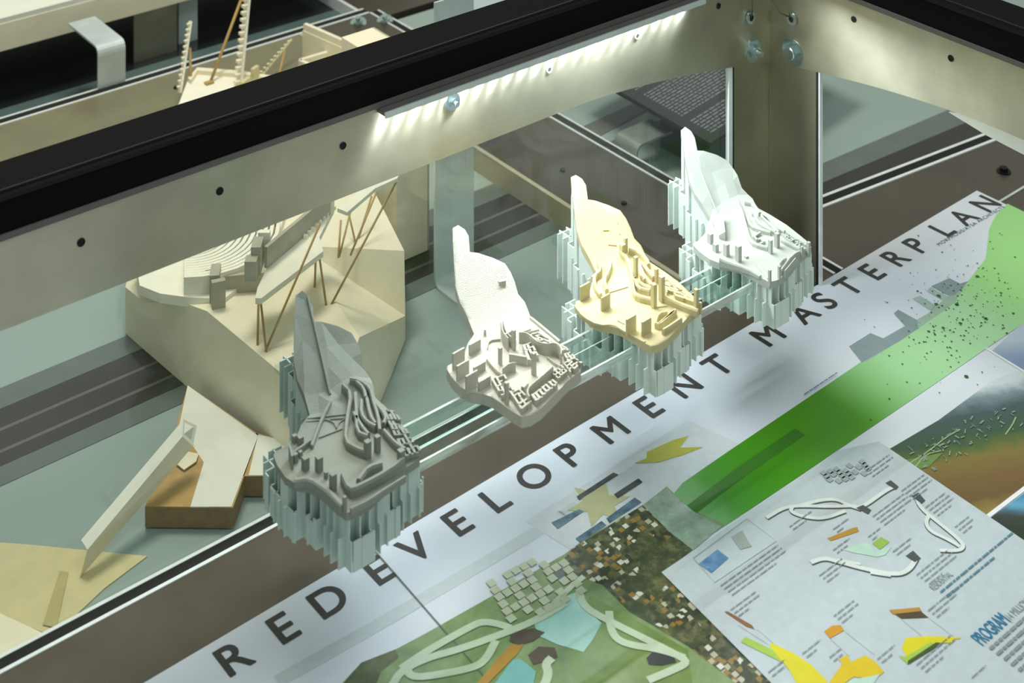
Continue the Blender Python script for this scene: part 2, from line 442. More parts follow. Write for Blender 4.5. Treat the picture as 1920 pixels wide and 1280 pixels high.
# ------------------------------------------------------------------ the four site models
ZTOP, ZFIN = 0.1495, 0.105
VF = 0.976                                    # front corner line of all four models
CROPS = {1: (480, 520, 2.286), 2: (820, 410, 3.2), 3: (1030, 320, 3.123), 4: (1240, 240, 3.459)}
UF = {1: 0.6189, 2: 0.7911, 3: 0.9405, 4: 1.0977}
def terrain(b):                               # height of the ground over the depth b behind the front corner
    if b < 0.095: return ZTOP
    t = (b - 0.095) / 0.085
    return ZTOP + 0.058 * (t * t * (1.6 - 0.6 * t) if t < 1 else 1 + (t - 1) * 1.0)
def ground(px, py):                           # photo point -> point on that ground
    lo, hi = 0.6, 2.4
    k = (px - 960) / F
    for _ in range(50):
        D = (lo + hi) / 2
        v = (SX - CX * k) * D; z = CH - (py - HY) * D / F
        if z > terrain(v - VF): lo = D
        else: hi = D
    return Vector(((CX + SX * k) * D, v, z))
def cp(m, x, y):
    ox, oy, s = CROPS[m]; return (ox + x / s, oy + y / s)
OUT_PX = [(92, 55), (125, 40), (165, 65), (188, 105), (195, 200), (240, 205), (330, 235), (405, 268), (440, 320), (465, 380),
          (485, 450), (525, 495), (545, 550), (565, 605), (640, 660), (735, 740), (800, 815), (858, 885), (862, 915), (800, 960), (765, 990), (720, 1040),
          (690, 1070), (620, 1140), (560, 1178), (505, 1190), (440, 1150), (380, 1105), (330, 1070), (270, 1050), (200, 1040), (140, 1010), (85, 950), (55, 900),
          (62, 880), (95, 865), (165, 800), (182, 745), (205, 715), (220, 690), (180, 590), (135, 500), (108, 400), (100, 250), (94, 150)]
OUT = []
for x, y in OUT_PX:
    g = ground(*cp(2, x, y)); OUT.append((g[0] - UF[2], g[1] - VF))
def inside(poly, x, y):
    c = False; j = len(poly) - 1
    for i in range(len(poly)):
        xi, yi = poly[i]; xj, yj = poly[j]
        if (yi > y) != (yj > y) and x < (xj - xi) * (y - yi) / (yj - yi) + xi: c = not c
        j = i
    return c
def hash2(i, j): return random.Random(i * 7919 + j * 104729).random()
def terrain_mesh(name, mats, thick, step, rough, split_b, flat):
    pts = [Vector(p) for p in OUT]; n = len(pts); edges = [(i, (i + 1) % n) for i in range(n)]
    xs = [p[0] for p in OUT]; ys = [p[1] for p in OUT]
    i0 = int(min(xs) / step) - 1
    for i in range(i0, int(max(xs) / step) + 2):
        for j in range(-1, int(max(ys) / step) + 2):
            x = (i + (0.5 if j % 2 else 0)) * step; y = j * step
            if inside(OUT, x, y) and min((Vector((x, y)) - p).length for p in pts) > step * 0.45: pts.append(Vector((x, y)))
    vo, eo, fo, _, _, _ = delaunay_2d_cdt(pts, edges, [tuple(range(n))], 1, 1e-6)
    def z(p):
        h = terrain(p[1])
        if rough and p[1] > 0.10: h += (hash2(int(p[0] * 1e4), int(p[1] * 1e4)) - 0.5) * rough
        return h - ZFIN
    top = [(p[0], p[1], z(p)) for p in vo]; k = len(top)
    bot = [(p[0], p[1], (terrain(p[1]) if thick < 0.008 else max(ZTOP, terrain(p[1]))) - ZFIN - thick) for p in vo]
    mb = MB()
    fcs = []
    for f in fo:
        a, b, c = [top[i] for i in f[:3]]
        if (b[0] - a[0]) * (c[1] - a[1]) - (b[1] - a[1]) * (c[0] - a[0]) < 0: f = list(reversed(f))
        fcs.append(list(f))
    ec = {}
    for f in fcs:
        for i in range(len(f)): ec[(f[i], f[(i + 1) % len(f)])] = 1
    mb.v = top + bot
    for f in fcs:
        by = sum(top[i][1] for i in f) / len(f)
        mb.f.append(f); mb.mi.append(1 if by < split_b else 0)
        mb.f.append([i + k for i in reversed(f)]); mb.mi.append(1 if by < split_b else 0)
    for (a, b) in list(ec):
        if (b, a) not in ec:
            mb.f.append([b, a, a + k, b + k]); mb.mi.append(1 if top[a][1] < split_b else 0)
    me = mb.mesh(name, mats)
    if not flat:
        for p in me.polygons:
            if p.normal.z > 0.3: p.use_smooth = True
    return me

# egg-crate ribs under models 1, 3 and 4
cxm = sum(p[0] for p in OUT) / len(OUT); cym = sum(p[1] for p in OUT) / len(OUT)
def grow(poly, d):
    n = len(poly); out = []
    ar = sum(poly[i][0] * poly[(i + 1) % n][1] - poly[(i + 1) % n][0] * poly[i][1] for i in range(n))
    sg = 1 if ar > 0 else -1
    for i in range(n):
        a = Vector(poly[i - 1]); b = Vector(poly[i]); c = Vector(poly[(i + 1) % n])
        t = (c - a)
        if t.length < 1e-9: out.append(tuple(b)); continue
        t.normalize(); nn = Vector((t.y, -t.x)) * sg
        out.append((b.x + nn.x * d, b.y + nn.y * d))
    return out
RIB = grow(OUT, 0.0035)
LAT1 = [(0.043, 0.135), (0.060, 0.128), (0.068, 0.192), (0.050, 0.192)]      # lattice left of the peak
LAT2 = [(-0.020, 0.088), (0.000, 0.080), (0.010, 0.115), (-0.010, 0.112)]     # lattice at the left corner
def rib_top(a, b):
    if inside(OUT, a, b): return terrain(b) - 0.0058
    if inside(LAT1, a, b): return 0.150
    if inside(LAT2, a, b): return 0.134
    if inside(RIB, a, b): return 0.128 if b < 0.10 else 0.140
    return None
def rib_meshes():
    res = []; st = 0.0011; th = 0.0011
    def run(fixed, is_u):
        seq = []; lst = []
        rng = range(int(-0.035 / st), int(0.205 / st))
        for i in rng:
            t = i * st
            a, b = (fixed, t) if is_u else (t, fixed)
            z = rib_top(a, b)
            if z is not None and is_u is None: z = None
            # a slot where the shelf passes
            if z is not None and SV0 - VF - 0.001 < b < SV1 - VF + 0.001 and (a > 0.006 or (is_u and 0.034 < b < 0.046)): z = min(z, ZS - 0.0165)
            if z is None:
                if len(lst) > 2: seq.append(lst)
                lst = []
            else: lst.append((t, z - ZFIN))
        if len(lst) > 2: seq.append(lst)
        for L_ in seq:
            # simplify the stepped top edge
            P = []
            for i, (t, z) in enumerate(L_):
                if i and abs(z - L_[i - 1][1]) > 0.002: P.append((t, L_[i - 1][1])); P.append((t, z))
                elif i in (0, len(L_) - 1) or i % 4 == 0: P.append((t, z))
            pl_ = [(L_[0][0], 0.0)] + P + [(L_[-1][0], 0.0)]
            vs = []
            for s_ in (-th / 2, th / 2):
                for t, z in pl_:
                    vs.append((fixed + s_, t, z) if is_u else (t, fixed + s_, z))
            k = len(pl_)
            fs = [tuple(range(k)), tuple(range(2 * k - 1, k - 1, -1))] + [(i, (i + 1) % k, k + (i + 1) % k, k + i) for i in range(k)]
            mb = MB().add(vs, fs)
            res.append(mb)
    g = 0.0092
    for i in range(-4, 12): run(i * g + 0.001, True)
    for j in range(-2, 22): run(j * g + 0.0025, False)
    return res
RIBS = rib_meshes()
def rib_set(mat):
    out = []
    for mb in RIBS:
        me = mb.mesh('support_rib', mat)
        bm = bmesh.new(); bm.from_mesh(me); bmesh.ops.recalc_face_normals(bm, faces=bm.faces); bm.to_mesh(me); bm.free()
        out.append(me)
    return out
ribs_white = rib_set(M['rib']); ribs_grey = rib_set(M['rib_grey'])

class Site:
    """one site model; everything on it is given by points of the photo that lie on its ground"""
    def __init__(s, n, label, tm, top_mat, ribs, z0):
        s.n = n; s.org = Vector((UF[n], VF, ZFIN)); s.mat = top_mat
        s.root = thing('site_model', label, 'model', s.org, 'site models on the clear shelf')
        link('terrain', tm, s.root)
        if ribs:
            for me in ribs: link('support_rib', me, s.root)
    def g(s, x, y): return ground(*cp(s.n, x, y)) - s.org
    def px(s, p): return depth(p + s.org) / F / CROPS[s.n][2]
    def put(s, name, mb, mat=None, smooth=False, kind=None):
        me = mb.mesh(name, mat or s.mat, smooth)
        bm = bmesh.new(); bm.from_mesh(me); bmesh.ops.recalc_face_normals(bm, faces=bm.faces); bm.to_mesh(me); bm.free()
        o = link(name, me, s.root)
        if kind: o['kind'] = kind
        return o
    def ribbon(s, name, pts, w_px, h, mat=None, sink=0.001, h1=None):
        P = [s.g(*p) for p in pts]
        # round the corners once
        for _ in range(1):
            Q = [P[0]]
            for i in range(len(P) - 1): Q += [P[i].lerp(P[i + 1], 0.25), P[i].lerp(P[i + 1], 0.75)]
            P = Q + [P[-1]]
        w = w_px * s.px(P[0]) / 2; vs = []; n = len(P)
        for i, p in enumerate(P):
            d = (P[min(i + 1, n - 1)] - P[max(i - 1, 0)]); d.z = 0
            if d.length < 1e-9: d = Vector((1, 0, 0))
            d.normalize(); q = Vector((-d.y, d.x, 0)) * w
            hh = h if h1 is None else h + (h1 - h) * i / (n - 1)
            up = Vector((0, 0, hh)); dn = Vector((0, 0, -sink))
            vs += [p - q + dn, p - q + up * 0.75, p - q * 0.55 + up, p + q * 0.55 + up, p + q + up * 0.75, p + q + dn]
        fs = []
        for i in range(n - 1):
            for k in range(6): fs.append((6 * i + k, 6 * i + (k + 1) % 6, 6 * i + 6 + (k + 1) % 6, 6 * i + 6 + k))
        fs += [tuple(range(6)), tuple(range(6 * n - 1, 6 * n - 7, -1))]
        return s.put(name, MB().add(vs, fs), mat)
    def tower(s, x, y, w_px, h_px, t=None, ang=0.0, name='tower', mat=None):
        p = s.g(x, y); k = s.px(p)
        wd = w_px * k / 0.80 if t is not None else w_px * k * 0.72
        p = p - Vector((0, 0, 0.001))
        mb = MB().obox(p, ang, wd, t if t is not None else wd, h_px * k + 0.001)
        return s.put(name, mb, mat)
    def houses(s, quad, n, m, h=0.0052, fill=0.82, bar=0.34, mat=None, seed=1):
        rd = random.Random(seed); A, B, C, D = [s.g(*q) for q in quad]; mb = MB()
        def at(i, j):
            fi, fj = i / n, j / m
            return A.lerp(B, fi).lerp(D.lerp(C, fi), fj)
        for i in range(n + 1):
            for j in range(m):
                if rd.random() < fill:
                    p, q = at(i, j), at(i, j + 1); d = (q - p); L_ = math.hypot(d.x, d.y); c = (p + q) / 2
                    mb.obox((c.x, c.y, c.z - 0.001), math.atan2(d.y, d.x), L_ * 1.15, L_ * bar, h + 0.001 + rd.uniform(-.0006, .0006))
        for j in range(m + 1):
            for i in range(n):
                if rd.random() < fill:
                    p, q = at(i, j), at(i + 1, j); d = (q - p); L_ = math.hypot(d.x, d.y); c = (p + q) / 2
                    mb.obox((c.x, c.y, c.z - 0.001), math.atan2(d.y, d.x), L_ * 1.15, L_ * bar, h + 0.0006 + rd.uniform(-.0006, .0006))
        return s.put('house_grid', mb, mat, kind='stuff')

# --- model 1: grey
s = Site(1, 'grey site model with dark peak, leftmost of the row on the clear shelf', terrain_mesh('terrain', [M['m_grey'], M['m_grey']], 0.0062, 0.012, 0.004, 0.0, True), M['m_grey'], ribs_grey, ZFIN)
s.ribbon('ridge', [(222, 92), (262, 262), (318, 505)], 9, 0.0018, M['m_grey'])
s.ribbon('ridge', [(318, 545), (280, 620), (238, 735)], 14, 0.0035)
for pts in ([(372, 485), (408, 520), (388, 640), (382, 730), (430, 758), (478, 775)], [(425, 520), (430, 600), (432, 688), (478, 706)],
            [(452, 550), (450, 612), (480, 648), (512, 664)], [(474, 542), (490, 620), (512, 652)], [(500, 548), (524, 620), (530, 680)],
            [(402, 458), (442, 465), (490, 500), (502, 552), (560, 620), (546, 652)], [(418, 605), (452, 662), (482, 698)],
            [(548, 680), (600, 740), (640, 762)], [(430, 470), (462, 500), (470, 540)]):
    s.ribbon('ribbon_building', pts, 17, 0.0062)
for pts in ([(372, 880), (400, 945), (440, 932), (560, 868), (632, 812)], [(440, 905), (478, 850), (540, 832)]):
    s.ribbon('ribbon_building', pts, 24, 0.008)
for pts in ([(220, 608), (320, 596), (388, 590)], [(215, 622), (300, 612), (385, 606)], [(300, 612), (335, 625), (345, 650)], [(385, 608), (355, 625), (345, 650)], [(270, 690), (370, 652)]):
    s.ribbon('path', pts, 5, 0.0012)
for x, y, w_, h_ in ((212, 822, 36, 52), (270, 828, 36, 60), (330, 912, 34, 72), (168, 790, 26, 36), (300, 858, 20, 26), (190, 715, 30, 34), (165, 705, 26, 30), (478, 772, 34, 72), (520, 748, 30, 70), (622, 800, 36, 62), (380, 1000, 20, 62), (190, 770, 22, 26)):
    s.tower(x, y, w_, h_)
for x, y, w_, h_, a_ in ((150, 800, 60, 60, 1.2), (200, 740, 70, 22, 0.2), (180, 755, 60, 22, 0.15)):
    s.tower(x, y, w_, h_, 0.0016, a_, 'wall')
s.ribbon('embankment', [(165, 890), (230, 880), (310, 935), (372, 1000)], 26, 0.005)
s.ribbon('embankment', [(405, 1010), (480, 975), (560, 920), (640, 870)], 14, 0.004)
s.houses([(548, 590), (592, 600), (702, 768), (640, 790)], 3, 9, seed=3)

# --- model 2: white with tan town, no ribs
s = Site(2, 'white site model without ribs, tan town of thin slabs, second from the left', terrain_mesh('terrain', [M['m_white'], M['m_white']], 0.0093, 0.006, 0.0007, 0.0, False), M['m_white'], None, ZFIN)
for x, y, w_, h_ in ((127, 890, 72, 100), (224, 800, 70, 62), (152, 955, 74, 92), (206, 1025, 74, 100), (252, 920, 72, 48), (282, 1015, 74, 56), (430, 745, 70, 68)):
    s.tower(x, y, w_, h_, 0.0017, 0.06, 'slab_block')
s.tower(483, 868, 84, 52, 0.0022, -0.95, 'slab_block')
s.tower(286, 690, 24, 32, 0.002, 0.9, 'slab_block')
for x, y, w_, h_ in ((377, 872, 26, 100), (579, 935, 32, 132), (416, 1112, 30, 132), (458, 785, 28, 120)):
    s.tower(x, y, w_, h_)
s.ribbon('curved_wall', [(383, 690), (392, 755), (425, 795)], 9, 0.012)
s.ribbon('curved_wall', [(395, 670), (410, 740), (440, 772), (470, 790)], 7, 0.010)
s.ribbon('curved_wall', [(490, 742), (540, 748), (592, 800), (650, 822), (710, 815), (745, 850), (742, 892)], 9, 0.0095, None, 0.001, 0.012)
s.ribbon('curved_wall', [(296, 862), (345, 925), (410, 975)], 8, 0.004)
s.ribbon('curved_wall', [(392, 952), (430, 920), (470, 915)], 9, 0.008)
s.ribbon('curved_wall', [(692, 945), (620, 1010), (552, 1065), (538, 1095), (552, 1128)], 14, 0.009)
s.ribbon('curved_wall', [(660, 845), (700, 878), (742, 905)], 8, 0.003)
s.ribbon('curved_wall', [(300, 790), (310, 740), (380, 732)], 5, 0.002)
s.ribbon('curved_wall', [(545, 690), (610, 675)], 6, 0.002)
s.ribbon('curved_wall', [(500, 692), (560, 672)], 6, 0.002)
s.tower(388, 392, 34, 22, 0.003, -0.3, 'cube_house')
s.tower(525, 1040, 40, 46, 0.003, 0.3, 'cube_house')
s.houses([(330, 990), (400, 972), (455, 1062), (385, 1090)], 3, 4, seed=4)
s.houses([(440, 1075), (490, 1050), (560, 1130), (505, 1172)], 2, 4, seed=5)
s.houses([(570, 1092), (690, 1000), (715, 1020), (595, 1125)], 6, 1, seed=6)
s.houses([(690, 955), (740, 915), (775, 945), (725, 985)], 3, 2, seed=7)
s.houses([(760, 905), (810, 865), (862, 895), (800, 950)], 3, 3, seed=8)
s.houses([(510, 730), (600, 715), (770, 810), (720, 835)], 3, 8, fill=0.6, seed=9)
s.houses([(520, 790), (560, 775), (600, 850), (550, 880)], 2, 3, seed=10)
s.houses([(740, 800), (770, 800), (825, 868), (790, 890)], 2, 4, fill=0.7, seed=11)
s.ribbon('embankment', [(560, 600), (640, 665), (735, 745)], 16, 0.0022, M['m_white'])

# --- model 3: cream
s = Site(3, 'cream yellow site model on white ribs, third from the left', terrain_mesh('terrain', [M['m_cream'], M['m_cream']], 0.0068, 0.006, 0.0, 0.0, False), M['m_cream'], ribs_white, ZFIN)
for x, y, w_, h_ in ((207, 748, 62, 84), (328, 808, 56, 78), (478, 945, 62, 90), (568, 955, 60, 84)):
    s.tower(x, y, w_, h_, 0.0017, 0.05, 'slab_block')
for x, y, w_, h_ in ((428, 495, 38, 66), (446, 470, 26, 78), (506, 645, 28, 142), (627, 655, 26, 82), (612, 798, 36, 136), (658, 765, 38, 148), (860, 832, 30, 140), (885, 830, 20, 60)):
    s.tower(x, y, w_, h_)
for pts in ([(420, 500), (462, 545), (484, 640), (494, 735), (515, 762), (600, 782)], [(464, 480), (528, 500), (575, 548), (582, 575)],
            [(500, 652), (520, 712), (588, 728)], [(528, 575), (560, 650), (600, 690)], [(545, 565), (580, 610), (612, 650)], [(500, 655), (540, 690), (600, 715)], [(520, 560), (530, 620), (560, 665)]):
    s.ribbon('ribbon_building', pts, 20, 0.0055)
for pts in ([(288, 560), (304, 600), (262, 640), (266, 700), (302, 748)], [(360, 562), (346, 620), (320, 660), (338, 722)], [(250, 650), (300, 610)]):
    s.ribbon('ribbon_building', pts, 20, 0.005)
for pts in ([(738, 842), (690, 890), (645, 930), (618, 920), (640, 865), (690, 855)], [(665, 962), (710, 935), (772, 892)], [(640, 925), (735, 850)]):
    s.ribbon('ribbon_building', pts, 19, 0.0055)
s.ribbon('ribbon_building', [(672, 765), (760, 808), (872, 848)], 26, 0.006)
s.ribbon('path', [(352, 716), (460, 682)], 6, 0.001)
s.ribbon('path', [(600, 805), (690, 795)], 6, 0.001)
s.ribbon('path', [(400, 880), (440, 900)], 6, 0.001)
for a, b in (((398, 305), (406, 318)), ((315, 352), (350, 350)), ((345, 435), (395, 440)), ((410, 370), (418, 376))):
    s.ribbon('etched_mark', [a, b], 5, 0.0006, M['dowel'])
s.houses([(642, 612), (680, 645), (848, 785), (690, 735)], 3, 9, h=0.004, seed=12)
s.ribbon('ledge', [(150, 790), (200, 855), (290, 905), (380, 900), (440, 940), (560, 1005)], 14, 0.001)

# --- model 4: white
s = Site(4, 'plain white site model with faceted peak, rightmost of the row beside the corner post', terrain_mesh('terrain', [M['m_plain'], M['m_plain']], 0.0068, 0.013, 0.004, 0.0, True), M['m_plain'], ribs_white, ZFIN)
s.ribbon('ridge', [(165, 120), (240, 235), (300, 400), (382, 600)], 7, 0.0014)
s.tower(318, 745, 40, 62); s.tower(352, 798, 40, 48); s.tower(422, 826, 42, 76); s.tower(500, 862, 42, 100); s.tower(550, 840, 30, 12)
s.tower(708, 810, 30, 86); s.tower(750, 772, 36, 92); s.tower(911, 838, 22, 70); s.tower(955, 825, 28, 86); s.tower(703, 1015, 22, 96); s.tower(765, 975, 22, 80)
p = s.g(375, 720); q = s.g(415, 730); r = s.g(335, 640); t_ = s.g(395, 600)
top = [Vector((0, 0, 0.006)) + r, Vector((0, 0, 0.02)) + t_]
s.put('wedge_building', MB().add([p, q, t_, r, p + Vector((0, 0, 0.004)), q + Vector((0, 0, 0.009)), t_ + Vector((0, 0, 0.012)), r + Vector((0, 0, 0.005))],
      [(3, 2, 1, 0), (4, 5, 6, 7), (0, 1, 5, 4), (1, 2, 6, 5), (2, 3, 7, 6), (3, 0, 4, 7)]))
for pts in ([(488, 490), (522, 552), (545, 642), (574, 742), (605, 772), (690, 795)], [(540, 500), (600, 512), (640, 572)], [(590, 570), (612, 578), (622, 622), (680, 665), (742, 692)],
            [(650, 578), (705, 640), (762, 695)], [(560, 600), (582, 655), (650, 680), (710, 695)], [(655, 590), (735, 655), (800, 690)]):
    s.ribbon('ribbon_building', pts, 19, 0.0042)
s.ribbon('ribbon_building', [(780, 740), (840, 775), (900, 800)], 20, 0.004)
s.ribbon('embankment', [(378, 885), (440, 900), (560, 930), (642, 968)], 24, 0.007, None, 0.001, 0.002)
s.ribbon('embankment', [(772, 960), (850, 855), (940, 815)], 14, 0.006)
s.ribbon('embankment', [(770, 905), (785, 885), (812, 872)], 8, 0.005)
s.ribbon('embankment', [(800, 965), (870, 880)], 10, 0.006)
s.ribbon('path', [(640, 880), (700, 960)], 5, 0.001)
s.ribbon('path', [(610, 890), (690, 980)], 5, 0.001)
s.houses([(782, 702), (815, 700), (935, 772), (895, 800)], 2, 8, h=0.003, seed=13)
s.houses([(600, 720), (640, 690), (690, 740), (640, 760)], 2, 2, h=0.003, fill=0.5, seed=14)

# ------------------------------------------------------------------ the printed poster
def two_tone(name, stops, scale, detail=4, rough=0.6, stretch=(1, 1, 1), gloss=0.35):
    t = NT(name); n = t.noise(t.coord(stretch), scale, detail, 0.65)
    t.link(t.ramp(n, [(p, lin(c)) for p, c in stops]), t.b.inputs['Base Color'])
    t.b.inputs['Roughness'].default_value = gloss; t.b.inputs['Specular IOR Level'].default_value = 0.4
    return t.m
def specks(name, base, stops, cells):
    t = NT(name); v = t.coord((1, 1, 0))
    vo = t.node('ShaderNodeTexVoronoi', distance='CHEBYCHEV'); vo.inputs['Scale'].default_value = cells; t.link(v, vo.inputs['Vector'])
    sep = t.node('ShaderNodeSeparateColor'); t.link(vo.outputs['Color'], sep.inputs[0])
    c1 = t.ramp(sep.outputs[0], [(p, lin(c)) for p, c in stops], 'CONSTANT')
    n = t.noise(v, 60, 5, 0.7)
    c0 = t.ramp(n, [(p, lin(c)) for p, c in base])
    big = t.noise(v, 16, 2)
    msk = t.node('ShaderNodeMath', operation='GREATER_THAN'); msk.inputs[1].default_value = 0.44
    t.link(big, msk.inputs[0])
    ds = t.node('ShaderNodeMath', operation='LESS_THAN'); ds.inputs[1].default_value = 0.46
    t.link(vo.outputs['Distance'], ds.inputs[0])
    mm = t.node('ShaderNodeMath', operation='MULTIPLY'); t.link(msk.outputs[0], mm.inputs[0]); t.link(ds.outputs[0], mm.inputs[1])
    mx = t.node('ShaderNodeMix', data_type='RGBA'); t.link(mm.outputs[0], mx.inputs[0]); t.link(c0, mx.inputs[6]); t.link(c1, mx.inputs[7])
    t.link(mx.outputs[2], t.b.inputs['Base Color']); t.b.inputs['Roughness'].default_value = 0.35
    return t.m
def colour_grad(name, a, b, stops, gloss=0.3, wob=0.0):
    """colour blend running from world point a to b"""
    t = NT(name); tc = t.node('ShaderNodeTexCoord'); a, b = Vector(a), Vector(b); d = b - a
    sub = t.node('ShaderNodeVectorMath', operation='SUBTRACT'); sub.inputs[1].default_value = a; t.link(tc.outputs['Object'], sub.inputs[0])
    dot = t.node('ShaderNodeVectorMath', operation='DOT_PRODUCT'); dot.inputs[1].default_value = d / d.length_squared; t.link(sub.outputs[0], dot.inputs[0])
    fac = dot.outputs['Value']
    if wob:
        n = t.noise(tc.outputs['Object'], 45, 5, 0.7)
        ma = t.node('ShaderNodeMath', operation='MULTIPLY_ADD'); ma.inputs[1].default_value = wob
        sh = t.node('ShaderNodeMath', operation='SUBTRACT'); sh.inputs[1].default_value = 0.5; t.link(n, sh.inputs[0])
        t.link(sh.outputs[0], ma.inputs[0]); t.link(fac, ma.inputs[2]); fac = ma.outputs[0]
    t.link(t.ramp(fac, [(p, lin(c)) for p, c in stops]), t.b.inputs['Base Color'])
    t.b.inputs['Roughness'].default_value = gloss; t.b.inputs['Specular IOR Level'].default_value = 0.4
    return t.m
def ink(name, c): 
    if name not in M: M[name] = plain(name, c, 0.45, 0, 0.4, 0.04, 120)
    return M[name]
def G(x, y): return unz(x, y, 0.0)
POSTER_Z = 0.0012
TURN = 0.0185
def PV(u): return 1.0915 + TURN * (u - 0.555)      # far edge of the sheet, which lies turned by one degree
M['poster'] = plain('poster_paper', (206, 213, 224), 0.32, 0, 0.45, 0.015, 6)
poster = thing('poster', 'large printed poster with spaced title lettering, green band and aerial photo', 'poster', (1.0, 0.8, 0.0))
part('sheet', MB().slab([(0.2, 0.40), (1.640, 0.40), (1.640, PV(1.64)), (0.2, PV(0.2))], 0.0002, POSTER_Z), M['poster'], poster)
LAY = [0]
def lay(lvl):
    LAY[0] += 1
    return POSTER_Z + 0.00014 * lvl + 0.000007 * (LAY[0] % 18)
def flat(name, pts, mat, parent=None, lvl=1, world=False):
    z = lay(lvl)
    P = [(p[0], p[1], z) if world else (G(*p)[0], G(*p)[1], z) for p in pts]
    ar = sum(P[i][0] * P[(i + 1) % len(P)][1] - P[(i + 1) % len(P)][0] * P[i][1] for i in range(len(P)))
    if ar < 0: P.reverse()
    return part(name, MB().add(P, [tuple(range(len(P)))]), mat, parent or poster, fix=False)
def stroke_mb(mb, pts, w, lvl, world=False, smooth=1):
    z = lay(lvl)
    P = [Vector((p[0], p[1], z)) if world else Vector((G(*p)[0], G(*p)[1], z)) for p in pts]
    for _ in range(smooth):
        if len(P) > 2:
            Q = [P[0]]
            for i in range(len(P) - 1): Q += [P[i].lerp(P[i + 1], 0.25), P[i].lerp(P[i + 1], 0.75)]
            P = Q + [P[-1]]
    vs = []; n = len(P)
    for i, p in enumerate(P):
        d = (P[min(i + 1, n - 1)] - P[max(i - 1, 0)]).normalized(); q = Vector((-d.y, d.x, 0)) * w / 2
        p = p + Vector((0, 0, 1.2e-6 * i))
        vs += [p - q, p + q]
    mb.add(vs, [(2 * i, 2 * i + 2, 2 * i + 3, 2 * i + 1) for i in range(n - 1)])
    return mb
def stroke(name, pts, w, mat, lvl, parent=None, smooth=1):
    return part(name, stroke_mb(MB(), pts, w, lvl, False, smooth), mat, parent or poster, fix=False)
def glyphs(name, body, mat, parent, origin, ang, cap, lvl, center=False, bold=0.0, spacing=1.0, maxw=None, plane_z=None):
    cu = bpy.data.curves.new(name, 'FONT'); cu.body = body; cu.size = 1.0; cu.space_character = spacing
    ob = bpy.data.objects.new(name, cu); COL.objects.link(ob)
    bpy.context.view_layer.update()
    me = bpy.data.meshes.new_from_object(ob.evaluated_get(bpy.context.evaluated_depsgraph_get()))
    bpy.data.objects.remove(ob)
    k = cap / 0.73
    xs = [v.co.x for v in me.vertices]
    x0 = (min(xs) + max(xs)) / 2 if center else min(xs)
    kx = k if not maxw else min(k * 1.2, maxw / (max(xs) - min(xs)))
    z = lay(lvl) if plane_z is None else plane_z
    ca, sa = math.cos(ang), math.sin(ang)
    for v in me.vertices:
        x, y = (v.co.x - x0) * kx, v.co.y * k
        v.co = (origin[0] + ca * x - sa * y, origin[1] + sa * x + ca * y, z)
    if bold:
        bm = bmesh.new()
        for q in range(6):
            m2 = me.copy(); a = q * math.pi / 3
            m2.transform(Matrix.Translation((bold * cap * math.cos(a), bold * cap * math.sin(a), 4e-6 * q))); bm.from_mesh(m2); bpy.data.meshes.remove(m2)
        bm.to_mesh(me); bm.free()
    me.materials.clear(); me.materials.append(mat); me.name = name
    o = link(name, me)
    o.parent = parent
    if parent.type == 'EMPTY': o.matrix_parent_inverse = Matrix.Translation(-Vector(parent.location))
    return o
# title
INK = ink('black_ink', (50, 48, 46))
TITLE = [('R', 433), ('E', 525), ('D', 610), ('E', 703), ('V', 772), ('E', 851), ('L', 922), ('O', 994), ('P', 1062), ('M', 1137), ('E', 1209), ('N', 1275), ('T', 1338),
         ('M', 1432), ('A', 1498), ('S', 1538), ('T', 1583), ('E', 1628), ('R', 1672), ('P', 1711), ('L', 1760), ('A', 1798), ('N', 1840)]
for ch, x in TITLE:
    c = unv(x, 0, 1.0715); c = unv(x, 0, PV(c[0]) - 0.018)
    o = glyphs('title_letter', ch, INK, poster, (c[0], PV(c[0]) - 0.0385), TURN, 0.0308, 2, True, 0.026)
glyphs('subtitle', 'MORPHOSIS/ATSA ARCHITECTS', ink('teal_ink', (60, 100, 112)), poster, (G(1762, 463)[0], G(1762, 463)[1]), 0.0, 0.0054, 3, False, 0.0, 1.15, 0.134)
# panel seam; a pale reflection stripe and a grey shadow put into the colour
stroke('panel_seam', [(702, 1035), (915, 1280)], 0.0011, ink('grey_ink', (96, 104, 96)), 6, None, 0)
stroke('reflection_stripe', [(520, 1280), (760, 1145), (1000, 1003), (1085, 950)], 0.012, ink('reflection_grey', (186, 196, 200)), 1)
flat('shadow_patch', [(985, 980), (1290, 790), (1420, 850), (1180, 985), (1085, 1042)], ink('shadow_grey', (196, 203, 208)), None, 1)
# green band
gA, gB = G(1250, 985), G(1900, 560)
M['green'] = colour_grad('green_blend', gA, gB, [(0.02, (126, 176, 122)), (0.12, (70, 146, 40)), (0.22, (62, 134, 10)), (0.46, (70, 142, 16)), (0.62, (150, 200, 146)), (0.86, (168, 212, 166)), (1.0, (150, 206, 130))])  # green with paler ends, palest to the right
flat('green_band', [(1205, 998), (1280, 908), (1352, 858), (1616, 680), (1690, 638), (1770, 572), (1817, 527), (1848, 487), (1855, 430), (1868, 405), (1889, 384), (1960, 418), (1960, 580), (1750, 724), (1554, 858), (1400, 962), (1280, 1040)], M['green'], None, 2)
stroke('dark_green_stripe', [(1262, 985), (1400, 880), (1500, 812)], 0.012, ink('deep_green', (44, 104, 8)), 3, None, 0)
